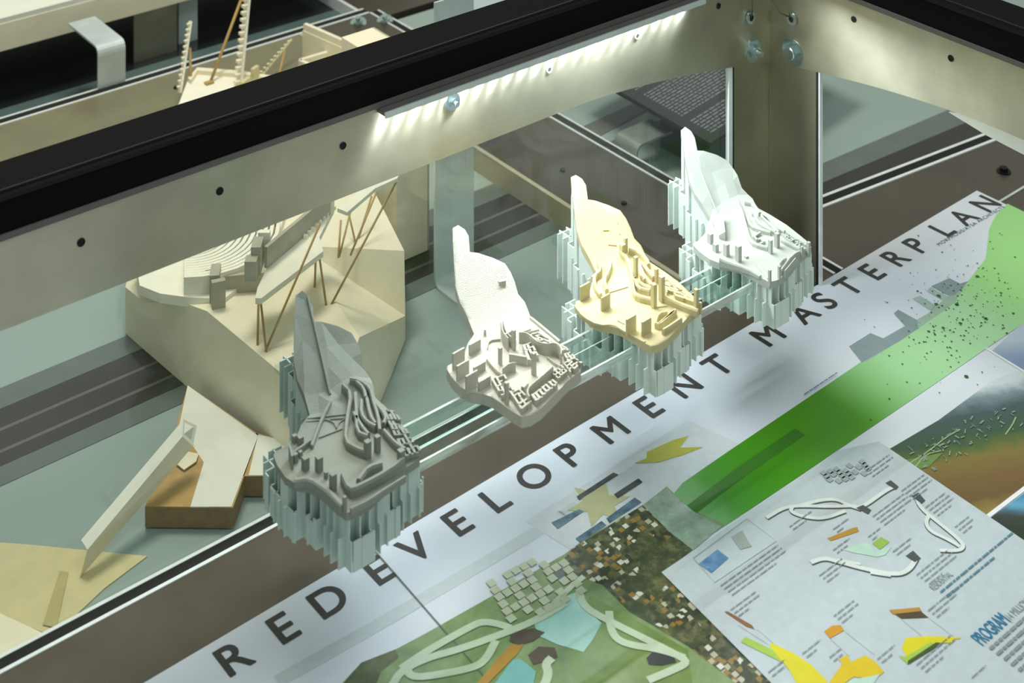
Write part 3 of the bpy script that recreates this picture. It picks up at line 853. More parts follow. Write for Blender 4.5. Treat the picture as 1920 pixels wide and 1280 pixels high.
# buildings on the horizon of the print
bl = ink('slate_blue_ink', (128, 146, 150)); bl2 = ink('pale_slate_ink', (158, 178, 170))
flat('printed_building', [(1592, 652), (1632, 627), (1656, 637), (1700, 612), (1722, 618), (1690, 640), (1616, 682)], bl, None, 3)
flat('printed_building', [(1676, 590), (1684, 583), (1720, 603), (1722, 620), (1704, 622)], bl, None, 3)
flat('printed_building', [(1711, 562), (1725, 557), (1754, 575), (1745, 585)], bl2, None, 3)
flat('printed_building', [(1738, 548), (1745, 541), (1776, 558), (1768, 566)], bl2, None, 3)
flat('printed_building', [(1746, 539), (1780, 524), (1800, 534), (1815, 530), (1790, 556), (1778, 556)], bl, None, 3)
flat('printed_skyline', [(1656, 637), (1740, 590), (1806, 532), (1815, 530), (1790, 570), (1720, 620), (1620, 684)], ink('sage_ink', (152, 178, 158)), None, 2)
rd = random.Random(5); mb = MB()
for i in range(260):
    x = rd.gauss(1800, 62); y = 590 + rd.gauss(0, 55) - (x - 1800) * 0.35
    if x > 1915 or x < 1600: continue
    c = G(x, y); r = rd.uniform(0.0005, 0.0013) * (2.0 if rd.random() < 0.06 else 1)
    mb.add([(c[0] + r * math.cos(a), c[1] + r * math.sin(a), POSTER_Z + 0.0010) for a in (0.2, 1.5, 2.7, 3.9, 5.2)], [(0, 1, 2, 3, 4)])
o = part('printed_tree_dots', mb, ink('leaf_ink', (52, 92, 44)), poster, fix=False); o['kind'] = 'stuff'
# right hand photos of the print
hA, hB = G(1740, 745), G(1905, 950)
M['hill_photo'] = colour_grad('hill_photo_print', hA, hB, [(0.0, (196, 206, 212)), (0.10, (120, 138, 148)), (0.22, (66, 84, 86)), (0.42, (60, 84, 62)), (0.50, (84, 100, 50)), (0.58, (122, 108, 58)), (0.75, (112, 88, 50)), (0.90, (102, 80, 46)), (1.0, (132, 116, 62))], 0.3, 0.16)
flat('hill_photo', [(1663, 847), (1760, 790), (1860, 716), (1930, 690), (2000, 740), (2000, 860), (1852, 972)], M['hill_photo'], None, 2)
rd = random.Random(9); mb = MB()
for i in range(70):
    t_ = rd.random(); x = 1720 + 175 * t_ + rd.uniform(-25, 25); y = 865 - 85 * t_ + rd.uniform(-22, 26)
    c = G(x, y); a = rd.choice([0.0, 0.5, 1.4]) + rd.uniform(-.2, .2); Lq = rd.uniform(0.002, 0.007); wq = rd.uniform(0.0006, 0.002)
    d = Vector((math.cos(a), math.sin(a))) * Lq / 2; q = Vector((-math.sin(a), math.cos(a))) * wq / 2
    mb.add([(c[0] + k * d.x + j * q.x, c[1] + k * d.y + j * q.y, POSTER_Z + 0.0010) for k, j in ((-1, -1), (1, -1), (1, 1), (-1, 1))], [(0, 1, 2, 3)])
o = part('printed_town', mb, ink('pale_town_ink', (128, 146, 136)), poster, fix=False); o['kind'] = 'stuff'
for pts in ([(1705, 872), (1740, 850), (1775, 822), (1800, 808)], [(1715, 880), (1735, 855), (1765, 848)], [(1885, 818), (1898, 800), (1905, 785)]):
    stroke('printed_road', pts, 0.0014, ink('pale_green_ink', (146, 166, 124)), 5)
flat('printed_field', [(1690, 866), (1718, 862), (1768, 852), (1740, 880), (1712, 884)], ink('field_ink', (104, 134, 74)), None, 4)
skA, skB = G(1890, 640), G(1930, 700)
flat('sky_photo', [(1858, 662), (1935, 590), (1990, 640), (1990, 730), (1920, 699)], colour_grad('violet_sky_print', skA, skB, [(0.0, (180, 192, 208)), (0.5, (132, 150, 180)), (1.0, (112, 132, 164))], 0.3, 0.1), None, 2)
stroke('photo_border', [(1848, 655), (1925, 702)], 0.003, ink('white_ink', (222, 226, 230)), 4, None, 0)
mA, mB_ = G(1880, 925), G(1900, 1000)
flat('mountain_photo', [(1857, 974), (1990, 876), (1990, 1060), (1920, 1017)], colour_grad('mountain_print', mA, mB_, [(0.0, (60, 130, 168)), (0.3, (96, 158, 188)), (0.5, (70, 96, 110)), (0.6, (54, 62, 56)), (1.0, (40, 52, 40))], 0.3, 0.25), None, 2)
stroke('photo_border', [(1850, 973), (1935, 908)], 0.004, ink('white_ink', (222, 226, 230)), 4, None, 0)
# little pictures and stars on the white field
tealk = two_tone('teal_picture_print', [(0.3, (40, 62, 76)), (0.7, (110, 140, 160))], 70); darkp = two_tone('dark_picture_print', [(0.3, (44, 46, 42)), (0.7, (86, 90, 92))], 60)
for q, m_ in (([(1081, 934), (1150, 889), (1160, 893), (1086, 941)], darkp), ([(1151, 930), (1197, 900), (1205, 907), (1158, 938)], darkp), ([(1034, 983), (1086, 958), (1094, 962), (1046, 995)], tealk),
              ([(1137, 975), (1190, 936), (1203, 945), (1143, 984)], tealk), ([(1079, 1013), (1128, 980), (1137, 988), (1088, 1021)], tealk)):
    flat('printed_picture', q, m_, None, 4)
def star(c, rs, mat, lvl, name):
    P = []
    for i, (r, a) in enumerate(rs): P.append((c[0] + r * math.cos(a), c[1] - r * 0.72 * math.sin(a)))
    flat(name, P, mat, None, lvl)
star((1122, 947), [(62 if i % 2 == 0 else 30, i * math.pi / 6 + 0.3) for i in range(12)], ink('khaki_ink', (172, 174, 134)), 3, 'printed_star')
flat('printed_star', [(1190, 871), (1212, 862), (1213, 850), (1262, 828), (1291, 820), (1275, 842), (1318, 841), (1275, 858), (1262, 861), (1235, 870)], ink('olive_yellow_ink', (172, 168, 52)), None, 3)
# aerial photograph
aerial = flat('aerial_photo', [(636, 1290), (677, 1246), (741, 1221), (801, 1189), (925, 1119), (1060, 1041), (1090, 1018), (1205, 950), (1250, 915), (1300, 960), (1360, 985), (1242, 1078), (1412, 1250), (1460, 1300), (1100, 1330), (700, 1330)],
     two_tone('lawn_print', [(0.25, (92, 114, 72)), (0.5, (118, 142, 92)), (0.75, (142, 164, 120))], 26), None, 2)
forest = specks('forest_print', [(0.3, (38, 46, 30)), (0.5, (66, 74, 48)), (0.7, (128, 122, 78))], [(0.0, (52, 56, 40)), (0.42, (176, 172, 150)), (0.55, (140, 112, 52)), (0.72, (206, 206, 196)), (0.82, (88, 92, 60))], 190)
flat('forest_picture', [(1075, 1030), (1205, 950), (1300, 960), (1330, 1010), (1242, 1078), (1412, 1250), (1460, 1300), (1400, 1300), (1290, 1215), (1180, 1150), (1130, 1100), (1090, 1085), (1060, 1095), (1050, 1060)], forest, aerial, 3)
flat('haze_picture', [(1205, 950), (1250, 918), (1300, 962), (1352, 990), (1300, 1035), (1255, 1000)], two_tone('haze_print', [(0.3, (110, 134, 110)), (0.6, (150, 170, 156)), (0.8, (186, 198, 190))], 60), aerial, 4)
flat('meadow_picture', [(1105, 1120), (1165, 1150), (1290, 1222), (1300, 1300), (1080, 1300), (1060, 1230)], two_tone('meadow_print', [(0.3, (96, 122, 58)), (0.7, (126, 148, 84))], 30), aerial, 4)
flat('pond', [(1000, 1170), (1040, 1130), (1085, 1112), (1105, 1150), (1128, 1172), (1110, 1205), (1094, 1226), (1045, 1212), (1010, 1196)], two_tone('pond_print', [(0.3, (138, 190, 184)), (0.7, (176, 212, 206))], 24), aerial, 5)
flat('dark_thicket', [(640, 1290), (677, 1246), (741, 1221), (748, 1235), (715, 1262), (700, 1300)], two_tone('thicket_print', [(0.3, (58, 72, 44)), (0.7, (98, 108, 76))], 60), aerial, 4)
RW = ink('road_ink', (188, 204, 180))
for pts, w_ in (([(735, 1290), (752, 1262), (800, 1238), (860, 1222), (950, 1190), (1010, 1165), (1060, 1135)], 0.0065), ([(752, 1258), (800, 1225), (880, 1180), (905, 1169), (935, 1174), (958, 1182)], 0.0065),
                ([(930, 1205), (912, 1240), (890, 1256), (820, 1270), (775, 1275), (762, 1262), (775, 1245)], 0.0065), ([(1010, 1163), (1045, 1130), (1075, 1100), (1095, 1085)], 0.005),
                ([(1086, 1112), (1092, 1138), (1120, 1158), (1270, 1232), (1290, 1246), (1268, 1258), (1215, 1280)], 0.0065), ([(1142, 1150), (1146, 1192), (1170, 1212), (1240, 1222), (1284, 1238)], 0.0065), ([(1015, 1300), (1030, 1268), (1022, 1250), (1035, 1238)], 0.007)):
    stroke('printed_road', pts, w_, RW, 7, aerial, 2)
sh = ink('shadow_green_ink', (60, 78, 40))
flat('dark_pond', [(1212, 1238), (1226, 1224), (1262, 1232), (1268, 1246), (1240, 1252), (1216, 1250)], ink('dark_pond_ink', (40, 48, 48)), aerial, 6)
flat('printed_building', [(885, 1296), (925, 1248), (958, 1212), (982, 1212), (972, 1228), (905, 1296)], ink('ochre_ink', (172, 130, 50)), aerial, 6)
flat('printed_building', [(958, 1190), (1000, 1182), (1022, 1190), (1000, 1206), (972, 1214), (955, 1206)], ink('umber_ink', (84, 72, 64)), aerial, 6)
flat('printed_building', [(990, 1232), (1010, 1216), (1040, 1218), (1046, 1236), (1022, 1244), (1000, 1250)], ink('umber_ink', (84, 72, 64)), aerial, 5)
flat('printed_building', [(925, 1290), (962, 1242), (975, 1240), (1005, 1264), (1000, 1290)], ink('turquoise_ink', (112, 176, 176)), aerial, 8)
flat('printed_courtyard', [(1030, 1072), (1050, 1062), (1060, 1076), (1056, 1092), (1030, 1088)], ink('slate_ink', (104, 112, 112)), aerial, 5)
mb = MB(); rd = random.Random(3)
o_ = G(927, 1138); 
for i in range(9):
    for j in range(7):
        if (i % 2 == 0 or j % 2 == 0) and rd.random() < 0.88:
            x = o_[0] + i * 0.0082 + 0.002 * j; y = o_[1] - 0.004 + (j - 3) * 0.0078 - 0.0008 * i
            if abs(j - 3 + (i - 4) * 0.2) > 3.2: continue
            mb.add([(x - .0036, y - .0036, POSTER_Z + .00125), (x + .0036, y - .0036, POSTER_Z + .00125), (x + .0036, y + .0036, POSTER_Z + .00125), (x - .0036, y + .0036, POSTER_Z + .00125)], [(0, 1, 2, 3)])
o = part('printed_block_grid', mb, ink('pale_block_ink', (184, 192, 168)), aerial, fix=False); o['kind'] = 'stuff'
# the programme sheet
prog = flat('programme_panel', [(1240, 1078), (1280, 1051), (1569, 850), (1648, 832), (1920, 1018), (2040, 1110), (1950, 1330), (1490, 1330)], ink('programme_paper', (180, 191, 198)), None, 9)
RG = ink('diagram_grey', (150, 162, 166)); RGD = ink('diagram_dark', (70, 76, 78)); RGL = ink('diagram_light', (206, 214, 214))
def road(pts, w_=0.0036):
    stroke('diagram_road_edge', [(x + 0.5, y + 2.0) for x, y in pts], w_ * 1.25, RGD, 10, prog, 2)
    stroke('diagram_road', pts, w_, RGL, 11, prog, 2)
road([(1437, 976), (1470, 956), (1500, 953), (1560, 955), (1600, 953), (1615, 958), (1660, 925), (1675, 918)])
road([(1500, 953), (1540, 942), (1570, 941), (1590, 952), (1615, 960)])
road([(1485, 955), (1482, 965), (1510, 975), (1545, 978), (1585, 963)])
road([(1718, 938), (1726, 958), (1760, 985), (1805, 1022), (1806, 1033), (1795, 1038), (1762, 1037)])
road([(1742, 970), (1735, 985), (1745, 1002), (1775, 1015), (1800, 1030)])
road([(1520, 1060), (1545, 1051), (1570, 1058), (1620, 1072), (1680, 1084), (1705, 1074), (1718, 1052)], 0.0042)
road([(1632, 1079), (1670, 1085)], 0.003); road([(1570, 1055), (1614, 1063)], 0.003)
for q in ([(1660, 911), (1670, 906), (1685, 918), (1680, 924)], [(1709, 936), (1722, 929), (1735, 944), (1728, 950)], [(1605, 958), (1618, 952), (1634, 962), (1628, 970)], [(1698, 1048), (1712, 1038), (1727, 1053), (1715, 1060)]):
    flat('diagram_block', q, RGD, prog, 12)
for name, q, c in (('ochre', [(1551, 1015), (1558, 1020), (1610, 1002), (1608, 994), (1600, 995)], (182, 158, 56)), ('leafgreen', [(1635, 1025), (1652, 1012), (1668, 1022), (1650, 1036)], (140, 176, 84)),
                   ('mint', [(1580, 1036), (1622, 1023), (1632, 1026), (1640, 1040), (1672, 1030), (1660, 1046), (1645, 1050), (1600, 1042)], (176, 206, 192)),
                   ('rust', [(1358, 1153), (1364, 1152), (1410, 1178), (1415, 1186), (1400, 1181)], (130, 88, 52)), ('amber', [(1545, 1190), (1560, 1179), (1576, 1178), (1583, 1188), (1556, 1203)], (196, 140, 36)),
                   ('tan', [(1667, 1150), (1724, 1145), (1728, 1152), (1674, 1158)], (170, 130, 60)), ('brownblock', [(1668, 1151), (1724, 1150), (1741, 1164), (1690, 1166)], (76, 64, 44)),
                   ('lime', [(1389, 1210), (1398, 1200), (1465, 1232), (1485, 1250), (1478, 1262), (1470, 1250)], (152, 184, 76)), ('yellow', [(1443, 1218), (1446, 1211), (1488, 1231), (1520, 1252), (1548, 1280), (1560, 1300), (1500, 1300), (1480, 1262)], (206, 196, 32)),
                   ('gold', [(1552, 1290), (1580, 1250), (1572, 1243), (1588, 1234), (1596, 1247), (1622, 1235), (1640, 1246), (1658, 1266), (1640, 1280), (1600, 1275), (1580, 1290)], (208, 180, 28)),
                   ('yellow', [(1691, 1222), (1698, 1202), (1740, 1199), (1801, 1201), (1800, 1204), (1788, 1204), (1788, 1211), (1755, 1213), (1700, 1238)], (206, 204, 44)), ('lime', [(1685, 1236), (1698, 1238), (1745, 1210), (1752, 1214), (1702, 1252)], (160, 186, 96)),
                   ('olive', [(1702, 1246), (1755, 1211), (1768, 1212), (1702, 1253)], (62, 78, 34)), ('mint', [(1565, 1300), (1600, 1280), (1635, 1274), (1650, 1270), (1630, 1300)], (176, 206, 192))):
    flat('diagram_' + ('part' if name else ''), q, ink(name + '_ink', c), prog, 12 if name not in ('olive', 'tan') else 13)
flat('sketch_picture', [(1310, 1063), (1345, 1036), (1366, 1052), (1334, 1080)], two_tone('blue_sketch_print', [(0.3, (44, 96, 150)), (0.7, (120, 160, 196))], 90), prog, 12)
flat('sketch_tower', [(1371, 1012), (1392, 1000), (1402, 1020), (1410, 1030), (1388, 1036)], ink('sketch_grey', (150, 158, 156)), prog, 12)
stroke('sketch_frame', [(1300, 1052), (1400, 978), (1456, 1020), (1340, 1098), (1300, 1052)], 0.0006, RG, 12, prog, 0)
mb = MB(); rd = random.Random(8)
for i in range(7):
    for j in range(4):
        if (i + j) % 2 == 0 or rd.random() < 0.35:
            c = G(1545 + i * 12 + j * 5, 893 - i * 3.5 + j * 6)
            for dx, dy, m_ in ((0, 0, 1),): mb.add([(c[0] + a * .0028, c[1] + b * .0028, POSTER_Z + .0021) for a, b in ((-1, -1), (1, -1), (1, 1), (-1, 1))], [(0, 1, 2, 3)])
o = part('diagram_house_grid', mb, RG, prog, fix=False); o['kind'] = 'stuff'
# blocks of fine print: lines too small to read
def fine(px, py, rows, length, ang, pitch, mat, parent, lw=0.0011, z=None, seed=1, zplane=0.0):
    rd = random.Random(seed); mb = MB(); c = unz(px, py, zplane); zz = (POSTER_Z + 0.0021) if z is None else z
    e = Vector((math.cos(ang), math.sin(ang))); n_ = Vector((math.sin(ang), -math.cos(ang)))
    for r in range(rows):
        x = 0.0; end = length * (1 if r < rows - 1 else rd.uniform(0.4, 0.8))
        while x < end:
            L_ = min(rd.uniform(0.003, 0.010), end - x)
            a = Vector((c[0], c[1])) + e * x + n_ * pitch * r; b = a + e * L_; q = n_ * lw / 2
            mb.add([(a.x - q.x, a.y - q.y, zz), (a.x + q.x, a.y + q.y, zz), (b.x + q.x, b.y + q.y, zz), (b.x - q.x, b.y - q.y, zz)], [(0, 1, 2, 3)])
            x += L_ + 0.0012
    o = part('fine_print', mb, mat, parent, fix=False); o['kind'] = 'stuff'
TX = ink('fine_print_ink', (128, 138, 144)); TB = ink('blue_print_ink', (84, 126, 148))
for i, (x, y, r_, L_) in enumerate(((1351, 1105, 4, 0.072), (1480, 994, 2, 0.03), (1562, 999, 2, 0.022), (1562, 1038, 2, 0.022), (1628, 1013, 2, 0.018), (1674, 1041, 2, 0.025), (1536, 1086, 3, 0.03),
        (1718, 1085, 4, 0.045), (1790, 995, 3, 0.022), (1735, 958, 4, 0.030), (1690, 927, 4, 0.034), (1636, 975, 4, 0.045), (1622, 890, 3, 0.036), (1370, 1150, 3, 0.03), (1563, 1162, 3, 0.026), (1740, 1152, 3, 0.034),
        (1504, 1233, 2, 0.022), (1555, 1240, 2, 0.014), (1645, 1243, 2, 0.022), (1718, 1254, 3, 0.045), (1440, 1268, 2, 0.02), (1822, 1278, 1, 0.04))):
    fine(x, y, r_, L_, 0.0, 0.0042, TX, prog, 0.0009, seed=i)
fine(1763, 1117, 2, 0.105, 0.0, 0.0062, TB, prog, 0.0016, seed=40)
fine(1856, 1224, 16, 0.14, 0.0, 0.0065, TX, prog, 0.0026, seed=41)
glyphs('heading', 'RESIDENTIAL', TX, prog, (G(1752, 1114)[0], G(1752, 1114)[1]), 0.0, 0.006, 13, False, 0.0, 1.0, 0.027)
glyphs('heading', 'PROGRAM', ink('program_blue', (36, 110, 150)), prog, (G(1843, 1217)[0], G(1843, 1217)[1]), 0.0, 0.0125, 13, False, 0.02, 1.0, 0.0385)
glyphs('heading', '(14 MILLION', TX, prog, (G(1894, 1172)[0], G(1894, 1172)[1]), 0.0, 0.0075, 13, False, 0.0, 1.0, 0.030)
for a, b in (((1420, 1186), (1450, 1212)), ((1384, 1178), (1440, 1214)), ((1557, 1204), (1592, 1236)), ((1584, 1190), (1640, 1234)), ((1690, 1167), (1728, 1198)), ((1742, 1165), (1788, 1200))):
    stroke('diagram_leader', [a, b], 0.0005, RG, 11, prog, 0)
fine(1508, 745, 1, 0.10, 0.02, 0.004, TB, poster, 0.0012, seed=60)

# ------------------------------------------------------------------ neighbouring case behind the left side
nb = thing('display_case', 'grey display case behind the glass holding the large cream arena model', 'display case', (0.5, 1.6, -0.86))
NV0, NV1 = 1.195, 2.05
part('plinth', MB().box((-0.7, NV0 + 0.01, -0.86), (1.335, NV1 - 0.01, ZB - 0.012)), M['plinth'], nb)
part('tray', MB().box((-0.7, NV0, ZB - 0.012), (1.212, 1.93, ZB)), M['tray'], nb)
part('frame_panel', MB().box((-0.7, 1.93, ZB - 0.012), (1.212, NV1, 0.0)), M['bronze'], nb)
part('frame_panel', MB().box((1.218, NV0, ZB - 0.012), (1.345, NV1, 0.0)), M['brown'], nb)
part('panel_edge', MB().box((1.212, NV0, ZB - 0.012), (1.218, NV1, 0.0012)), M['panel_side'], nb)
for v0, v1, m_ in ((1.412, 1.438, 'shade_soft'), (1.438, 1.456, 'shade_dark'), (1.456, 1.461, 'reflection_mid'), (1.461, 1.487, 'shade_dark'), (1.487, 1.492, 'reflection_mid'), (1.492, 1.520, 'shade_dark'), (1.520, 1.552, 'shade_soft')):
    part('shade_strip', MB().box((-0.7, v0, ZB - 0.001), (1.2119, v1 - 0.0003, ZB + 0.0006)), M[m_], nb)  # frame shadows and reflections on the tray, built as coloured strips
track((-0.7, NV1), (1.345, NV1), (0, 1), nb, 0.0, 0.013, 0.004)
track((1.345, NV0), (1.345, NV1), (1, 0), nb, 0.0, 0.012, 0.003)
for x, y in ((1055, 320), (1170, 382), (330, 165)):
    part('screw', MB().cyl(unz(x, y, 0.0), (0, 0, 1), 0.004, 0.0025, 14, r2=0.003), M['dark_hole'], nb)

# third case on the far right and its tray
nc = thing('display_case', 'grey display case beyond the corner post, with black caption panel on it', 'display case', (1.8, 1.5, -0.86))
part('plinth', MB().box((1.37, 1.24, -0.86), (3.2, 2.05, ZB - 0.012)), M['plinth'], nc)
part('tray', MB().box((1.363, 1.225, ZB - 0.012), (3.3, 2.06, ZB)), M['tray'], nc)
for q, m_ in (([(1540, 308), (1850, 176), (1960, 190), (1960, 240), (1540, 365)], 'shade_soft'), ([(1540, 345), (1850, 215), (1960, 200), (1960, 260), (1540, 372)], 'shade_dark')):  # soft shadow on the tray, built as coloured strips
    part('shade_strip', MB().slab([unz(x, y, ZB) for x, y in q], ZB - 0.001, ZB + (0.0008 if m_ == 'shade_soft' else 0.0014)), M[m_], nc)
for q in ([(1040, 262), (1230, 175), (1252, 186), (1090, 275)], [(1100, 285), (1300, 200), (1310, 215), (1130, 300)]):  # further bands of tray reflection, also built as strips
    part('shade_strip', MB().slab([unz(x, y, ZB) for x, y in q], ZB - 0.001, ZB + 0.0008), M['reflection_mid'], nc)
# base strip to the right of the corner post
nd = thing('side_base', 'brown metal side base with bright glazing track right of the corner post', 'base', (1.7, 1.0, -0.86))
gA_, gB_ = unz(1530, 373, 0), unz(1851, 250, 0)
dr = (gB_ - gA_); dr.z = 0; dr.normalize(); nr = Vector((-dr.y, dr.x)); gA2 = gA_ - dr * 0.075; gE = gA_ + dr * 0.75
part('plinth', MB().box((1.40, 0.42, -0.86), (2.2, 1.13, -0.012)), M['plinth'], nd)
part('base_panel', MB().slab([(1.376, 0.40), (2.25, 0.40), (gE.x - nr.x * .02, gE.y - nr.y * .02), (1.376, gA2.y - nr.y * .02)], -0.012, 0.0), M['brown'], nd)
a2 = Vector((gA2.x, gA2.y)) - nr * 0.02; e2 = Vector((gE.x, gE.y)) - nr * 0.02
track(a2, e2, nr, nd, 0.0, 0.0125, 0.0045)
part('bolt', MB().cyl(unz(1882, 322, 0.0), (0, 0, 1), 0.0055, 0.006, 6).ring(unz(1882, 322, 0.0), (0, 0, 1), 0.004, 0.009, 0.0015, 20), M['dark_hole'], nd)
part('panel_edge', MB().slab([unz(1872, 378, 0), unz(1935, 340, 0), unz(1937, 343, 0), unz(1874, 381, 0)], 0.0, 0.001), M['alu_grey'], nd)

# dark glass floor of the far case, bench with metal legs
fc = thing('low_bench', 'pale bench with metal leg on dark glass floor, at the upper left edge', 'bench', (0.6, 2.3, -0.05))
df = part('dark_floor_base', MB().box((-1.0, NV1 + 0.021, -0.86), (3.3, 4.2, -0.045)).box((-1.0, 4.2, -0.86), (3.3, 4.3, -0.05)), M['dark_glass'])
tag(df, 'dark glossy platform stretching behind the far cases', 'platform')
for v0, v1, m_ in ((2.085, 2.10, 'teal_reflection'), (2.16, 2.19, 'teal_reflection'), (2.125, 2.129, 'reflection_mid')):  # reflections in the dark glass, put in as coloured bands
    part('floor_reflection', MB().box((-0.9, v0, -0.046), (1.6, v1, -0.0445)), M[m_], df)
BV = 2.20
pA, pB = unv(0, 92, BV), unv(370, 0, BV); zb0 = (pA[2] + pB[2]) / 2
part('bench_apron', MB().box((-0.4, BV, zb0), (1.6, BV + 0.012, zb0 + 0.040)), M['cream'], fc)
part('bench_top', MB().box((-0.4, BV + 0.001, zb0 + 0.040), (1.6, BV + 0.5, zb0 + 0.048)), M['white_paper'], fc)
l0 = unv(252, 60, BV + 0.012); l1 = unv(332, 40, BV + 0.012)
part('bench_leg', MB().box((l0[0], BV + 0.012, -0.0449), (l1[0], BV + 0.016, zb0 + 0.04)), M['alu'], fc)
part('bench_leg', MB().box((l1[0] + 0.012, BV + 0.03, -0.0449), (l1[0] + 0.045, BV + 0.034, zb0 + 0.04)), M['alu_grey'], fc)

# ------------------------------------------------------------------ bent metal brackets
def bent(name, label, prof, axis_u, lo, hi, parent_mat='alu_grey'):
    """strip of sheet metal bent along the profile (distance, height); thickness 3 mm"""
    P = []
    for i, (a, z) in enumerate(prof): P.append(Vector((a, z)))
    # round the bend
    Q = [P[0]]
    for i in range(1, len(P) - 1):
        d0 = (P[i - 1] - P[i]); d1 = (P[i + 1] - P[i]); r = min(0.012, d0.length * 0.4, d1.length * 0.4)
        A_, B_ = P[i] + d0.normalized() * r, P[i] + d1.normalized() * r
        for k in range(6):
            t = k / 5; Q.append(A_ * (1 - t) ** 2 + P[i] * 2 * t * (1 - t) + B_ * t * t)
    Q.append(P[-1]); vs = []
    n = len(Q)
    for i, p in enumerate(Q):
        d = (Q[min(i + 1, n - 1)] - Q[max(i - 1, 0)]).normalized(); nn = Vector((-d.y, d.x)) * 0.0015
        for e in (p - nn, p + nn):
            for s_ in (lo, hi): vs.append((s_, e.x, e.y) if axis_u else (e.x, s_, e.y))
    fs = []
    for i in range(n - 1):
        a = 4 * i; b = a + 4
        fs += [(a, a + 1, b + 1, b), (a + 2, b + 2, b + 3, a + 3), (a, b, b + 2, a + 2), (a + 1, a + 3, b + 3, b + 1)]
    fs += [(0, 2, 3, 1), (4 * n - 4, 4 * n - 3, 4 * n - 1, 4 * n - 2)]
    o = part(name, MB().add(vs, fs), M[parent_mat], None)
    return tag(o, label, 'bracket', 'bent metal brackets')
b0 = unz(815, 540, ZB)
bent('bent_bracket', 'tall bent grey metal strip standing behind the second model', [(1.325, ZB + 0.0016), (1.413, ZB + 0.0016), (1.413, 0.30)], True, b0[0], b0[0] + 0.056)
bent('bent_bracket', 'bent grey metal bracket beside the pale bench at upper left', [(2.0672, 0.0026), (2.0672, 0.060), (2.175, 0.060)], True, 0.889, 0.931)
bent('bent_bracket', 'small bent grey bracket under the black caption panel', [(1.3655, ZB + 0.001), (1.3655, 0.013), (1.43, 0.013)], False, 1.4415, 1.485, 'bracket_dark')

# caption panel, thin black board with fine white print
capt = thing('caption_panel', 'black caption panel with fine pale print behind the corner post', 'sign', tuple(unz(1330, 276, 0.036)))
c1, c2 = unz(1180, 190, 0.036), unz(1332, 277, 0.036)
e2_ = (c2 - c1).normalized(); f2 = Vector((-e2_.y, e2_.x, 0)) * -1
f2 = Vector((0.985, 0.17, 0))
quad = [c1 - e2_ * 0.12, c2, c2 + f2 * 0.34, c1 - e2_ * 0.12 + f2 * 0.34]
part('board', MB().slab(quad, 0.0362, 0.042), M['caption'], capt)
rd = random.Random(2); mb = MB()
ft = f2.normalized()
for r in range(44):
    if r in (7, 8, 22, 23): continue
    base = c2 - e2_ * (0.016 + r * 0.0062) + ft * 0.02; x = 0.0
    while x < 0.24:
        L_ = rd.uniform(0.004, 0.014); a = base + ft * x; b = a + ft * L_; q = e2_ * 0.0014
        mb.add([(a.x - q.x, a.y - q.y, 0.0423), (a.x + q.x, a.y + q.y, 0.0423), (b.x + q.x, b.y + q.y, 0.0423), (b.x - q.x, b.y - q.y, 0.0423)], [(0, 1, 2, 3)])
        x += L_ + 0.0025
o = part('fine_print', mb, M['caption_txt'], capt); o['kind'] = 'stuff'
part('stand', MB().box((1.45, 1.44, ZB), (1.50, 1.485, 0.0361)), M['caption'], capt)

# white pointed sheet beyond the right apron
q = [unu(1778, 210, 1.345), unu(1800, 212, 1.345), unu(1935, 264, 1.345), unu(1935, 298, 1.345), unu(1850, 254, 1.345)]
wp = MB().add([tuple(p) for p in q] + [(p[0] + 0.004, p[1], p[2]) for p in q], [tuple(range(5)), tuple(range(9, 4, -1))] + [(i, (i + 1) % 5, 5 + (i + 1) % 5, 5 + i) for i in range(5)])
tag(part('pointed_card', wp, M['white_paper']), 'pale pointed card edge hanging below the right apron', 'card')
q = [unz(822, -4, -0.02), unz(885, 38, -0.02), unz(1000, 0, -0.02), unz(980, -40, -0.02), unz(860, -30, -0.02)]

# ------------------------------------------------------------------ large cream arena model behind the glass
arena = thing('arena_model', 'large cream board arena model with curved seating tiers and brown dowels', 'model', tuple(unz(480, 700, ZB + 0.0008)))
ZA = ZB + 0.0008
bot_px = [(235, 625), (345, 720), (500, 850), (622, 952), (711, 761), (760, 637), (758, 520), (690, 400), (520, 330), (330, 400), (260, 480)]
top_px = [(235, 538, 0.026), (270, 566, 0.026), (352, 570, 0.054), (388, 583, 0.058), (626, 782, 0.054), (674, 632, 0.054), (760, 592, -0.006), (758, 470, 0.050), (690, 335, 0.055), (520, 290, 0.055), (330, 350, 0.055), (258, 440, 0.040)]
bp = [unz(x, y, ZA) for x, y in bot_px]; tp = [unz(x, y, z) for x, y, z in top_px]
mb = MB(); mb.v = [tuple(p) for p in bp + tp]
nb_ = len(bp)
T = lambda i: nb_ + i
side = [[0, 1, T(1), T(0)], [1, T(2), T(1)], [1, 2, T(3), T(2)], [2, 3, T(4), T(3)], [3, 4, T(5), T(4)], [4, 5, T(6), T(5)], [5, 6, T(7), T(6)], [6, 7, T(8), T(7)], [7, 8, T(9), T(8)], [8, 9, T(10), T(9)], [9, 10, T(11), T(10)], [10, 0, T(0), T(11)]]
ctr = sum((Vector(p) for p in tp[2:6]), Vector()) / 4 * 0.5 + (tp[8] + tp[9]) / 4; ctr.z = 0.054
mb.v.append(tuple(ctr)); ci = len(mb.v) - 1
tops = [[T(i), T((i + 1) % 12), ci] for i in range(12)]
for f in side + tops: mb.f.append(f); mb.mi.append(0)
mb.f.append(list(range(nb_ - 1, -1, -1))); mb.mi.append(0)
part('block', mb, M['cream'], arena)
ZT = 0.0555
def a6(x, y): return (220 + x / 2.667, 300 + y / 2.667)
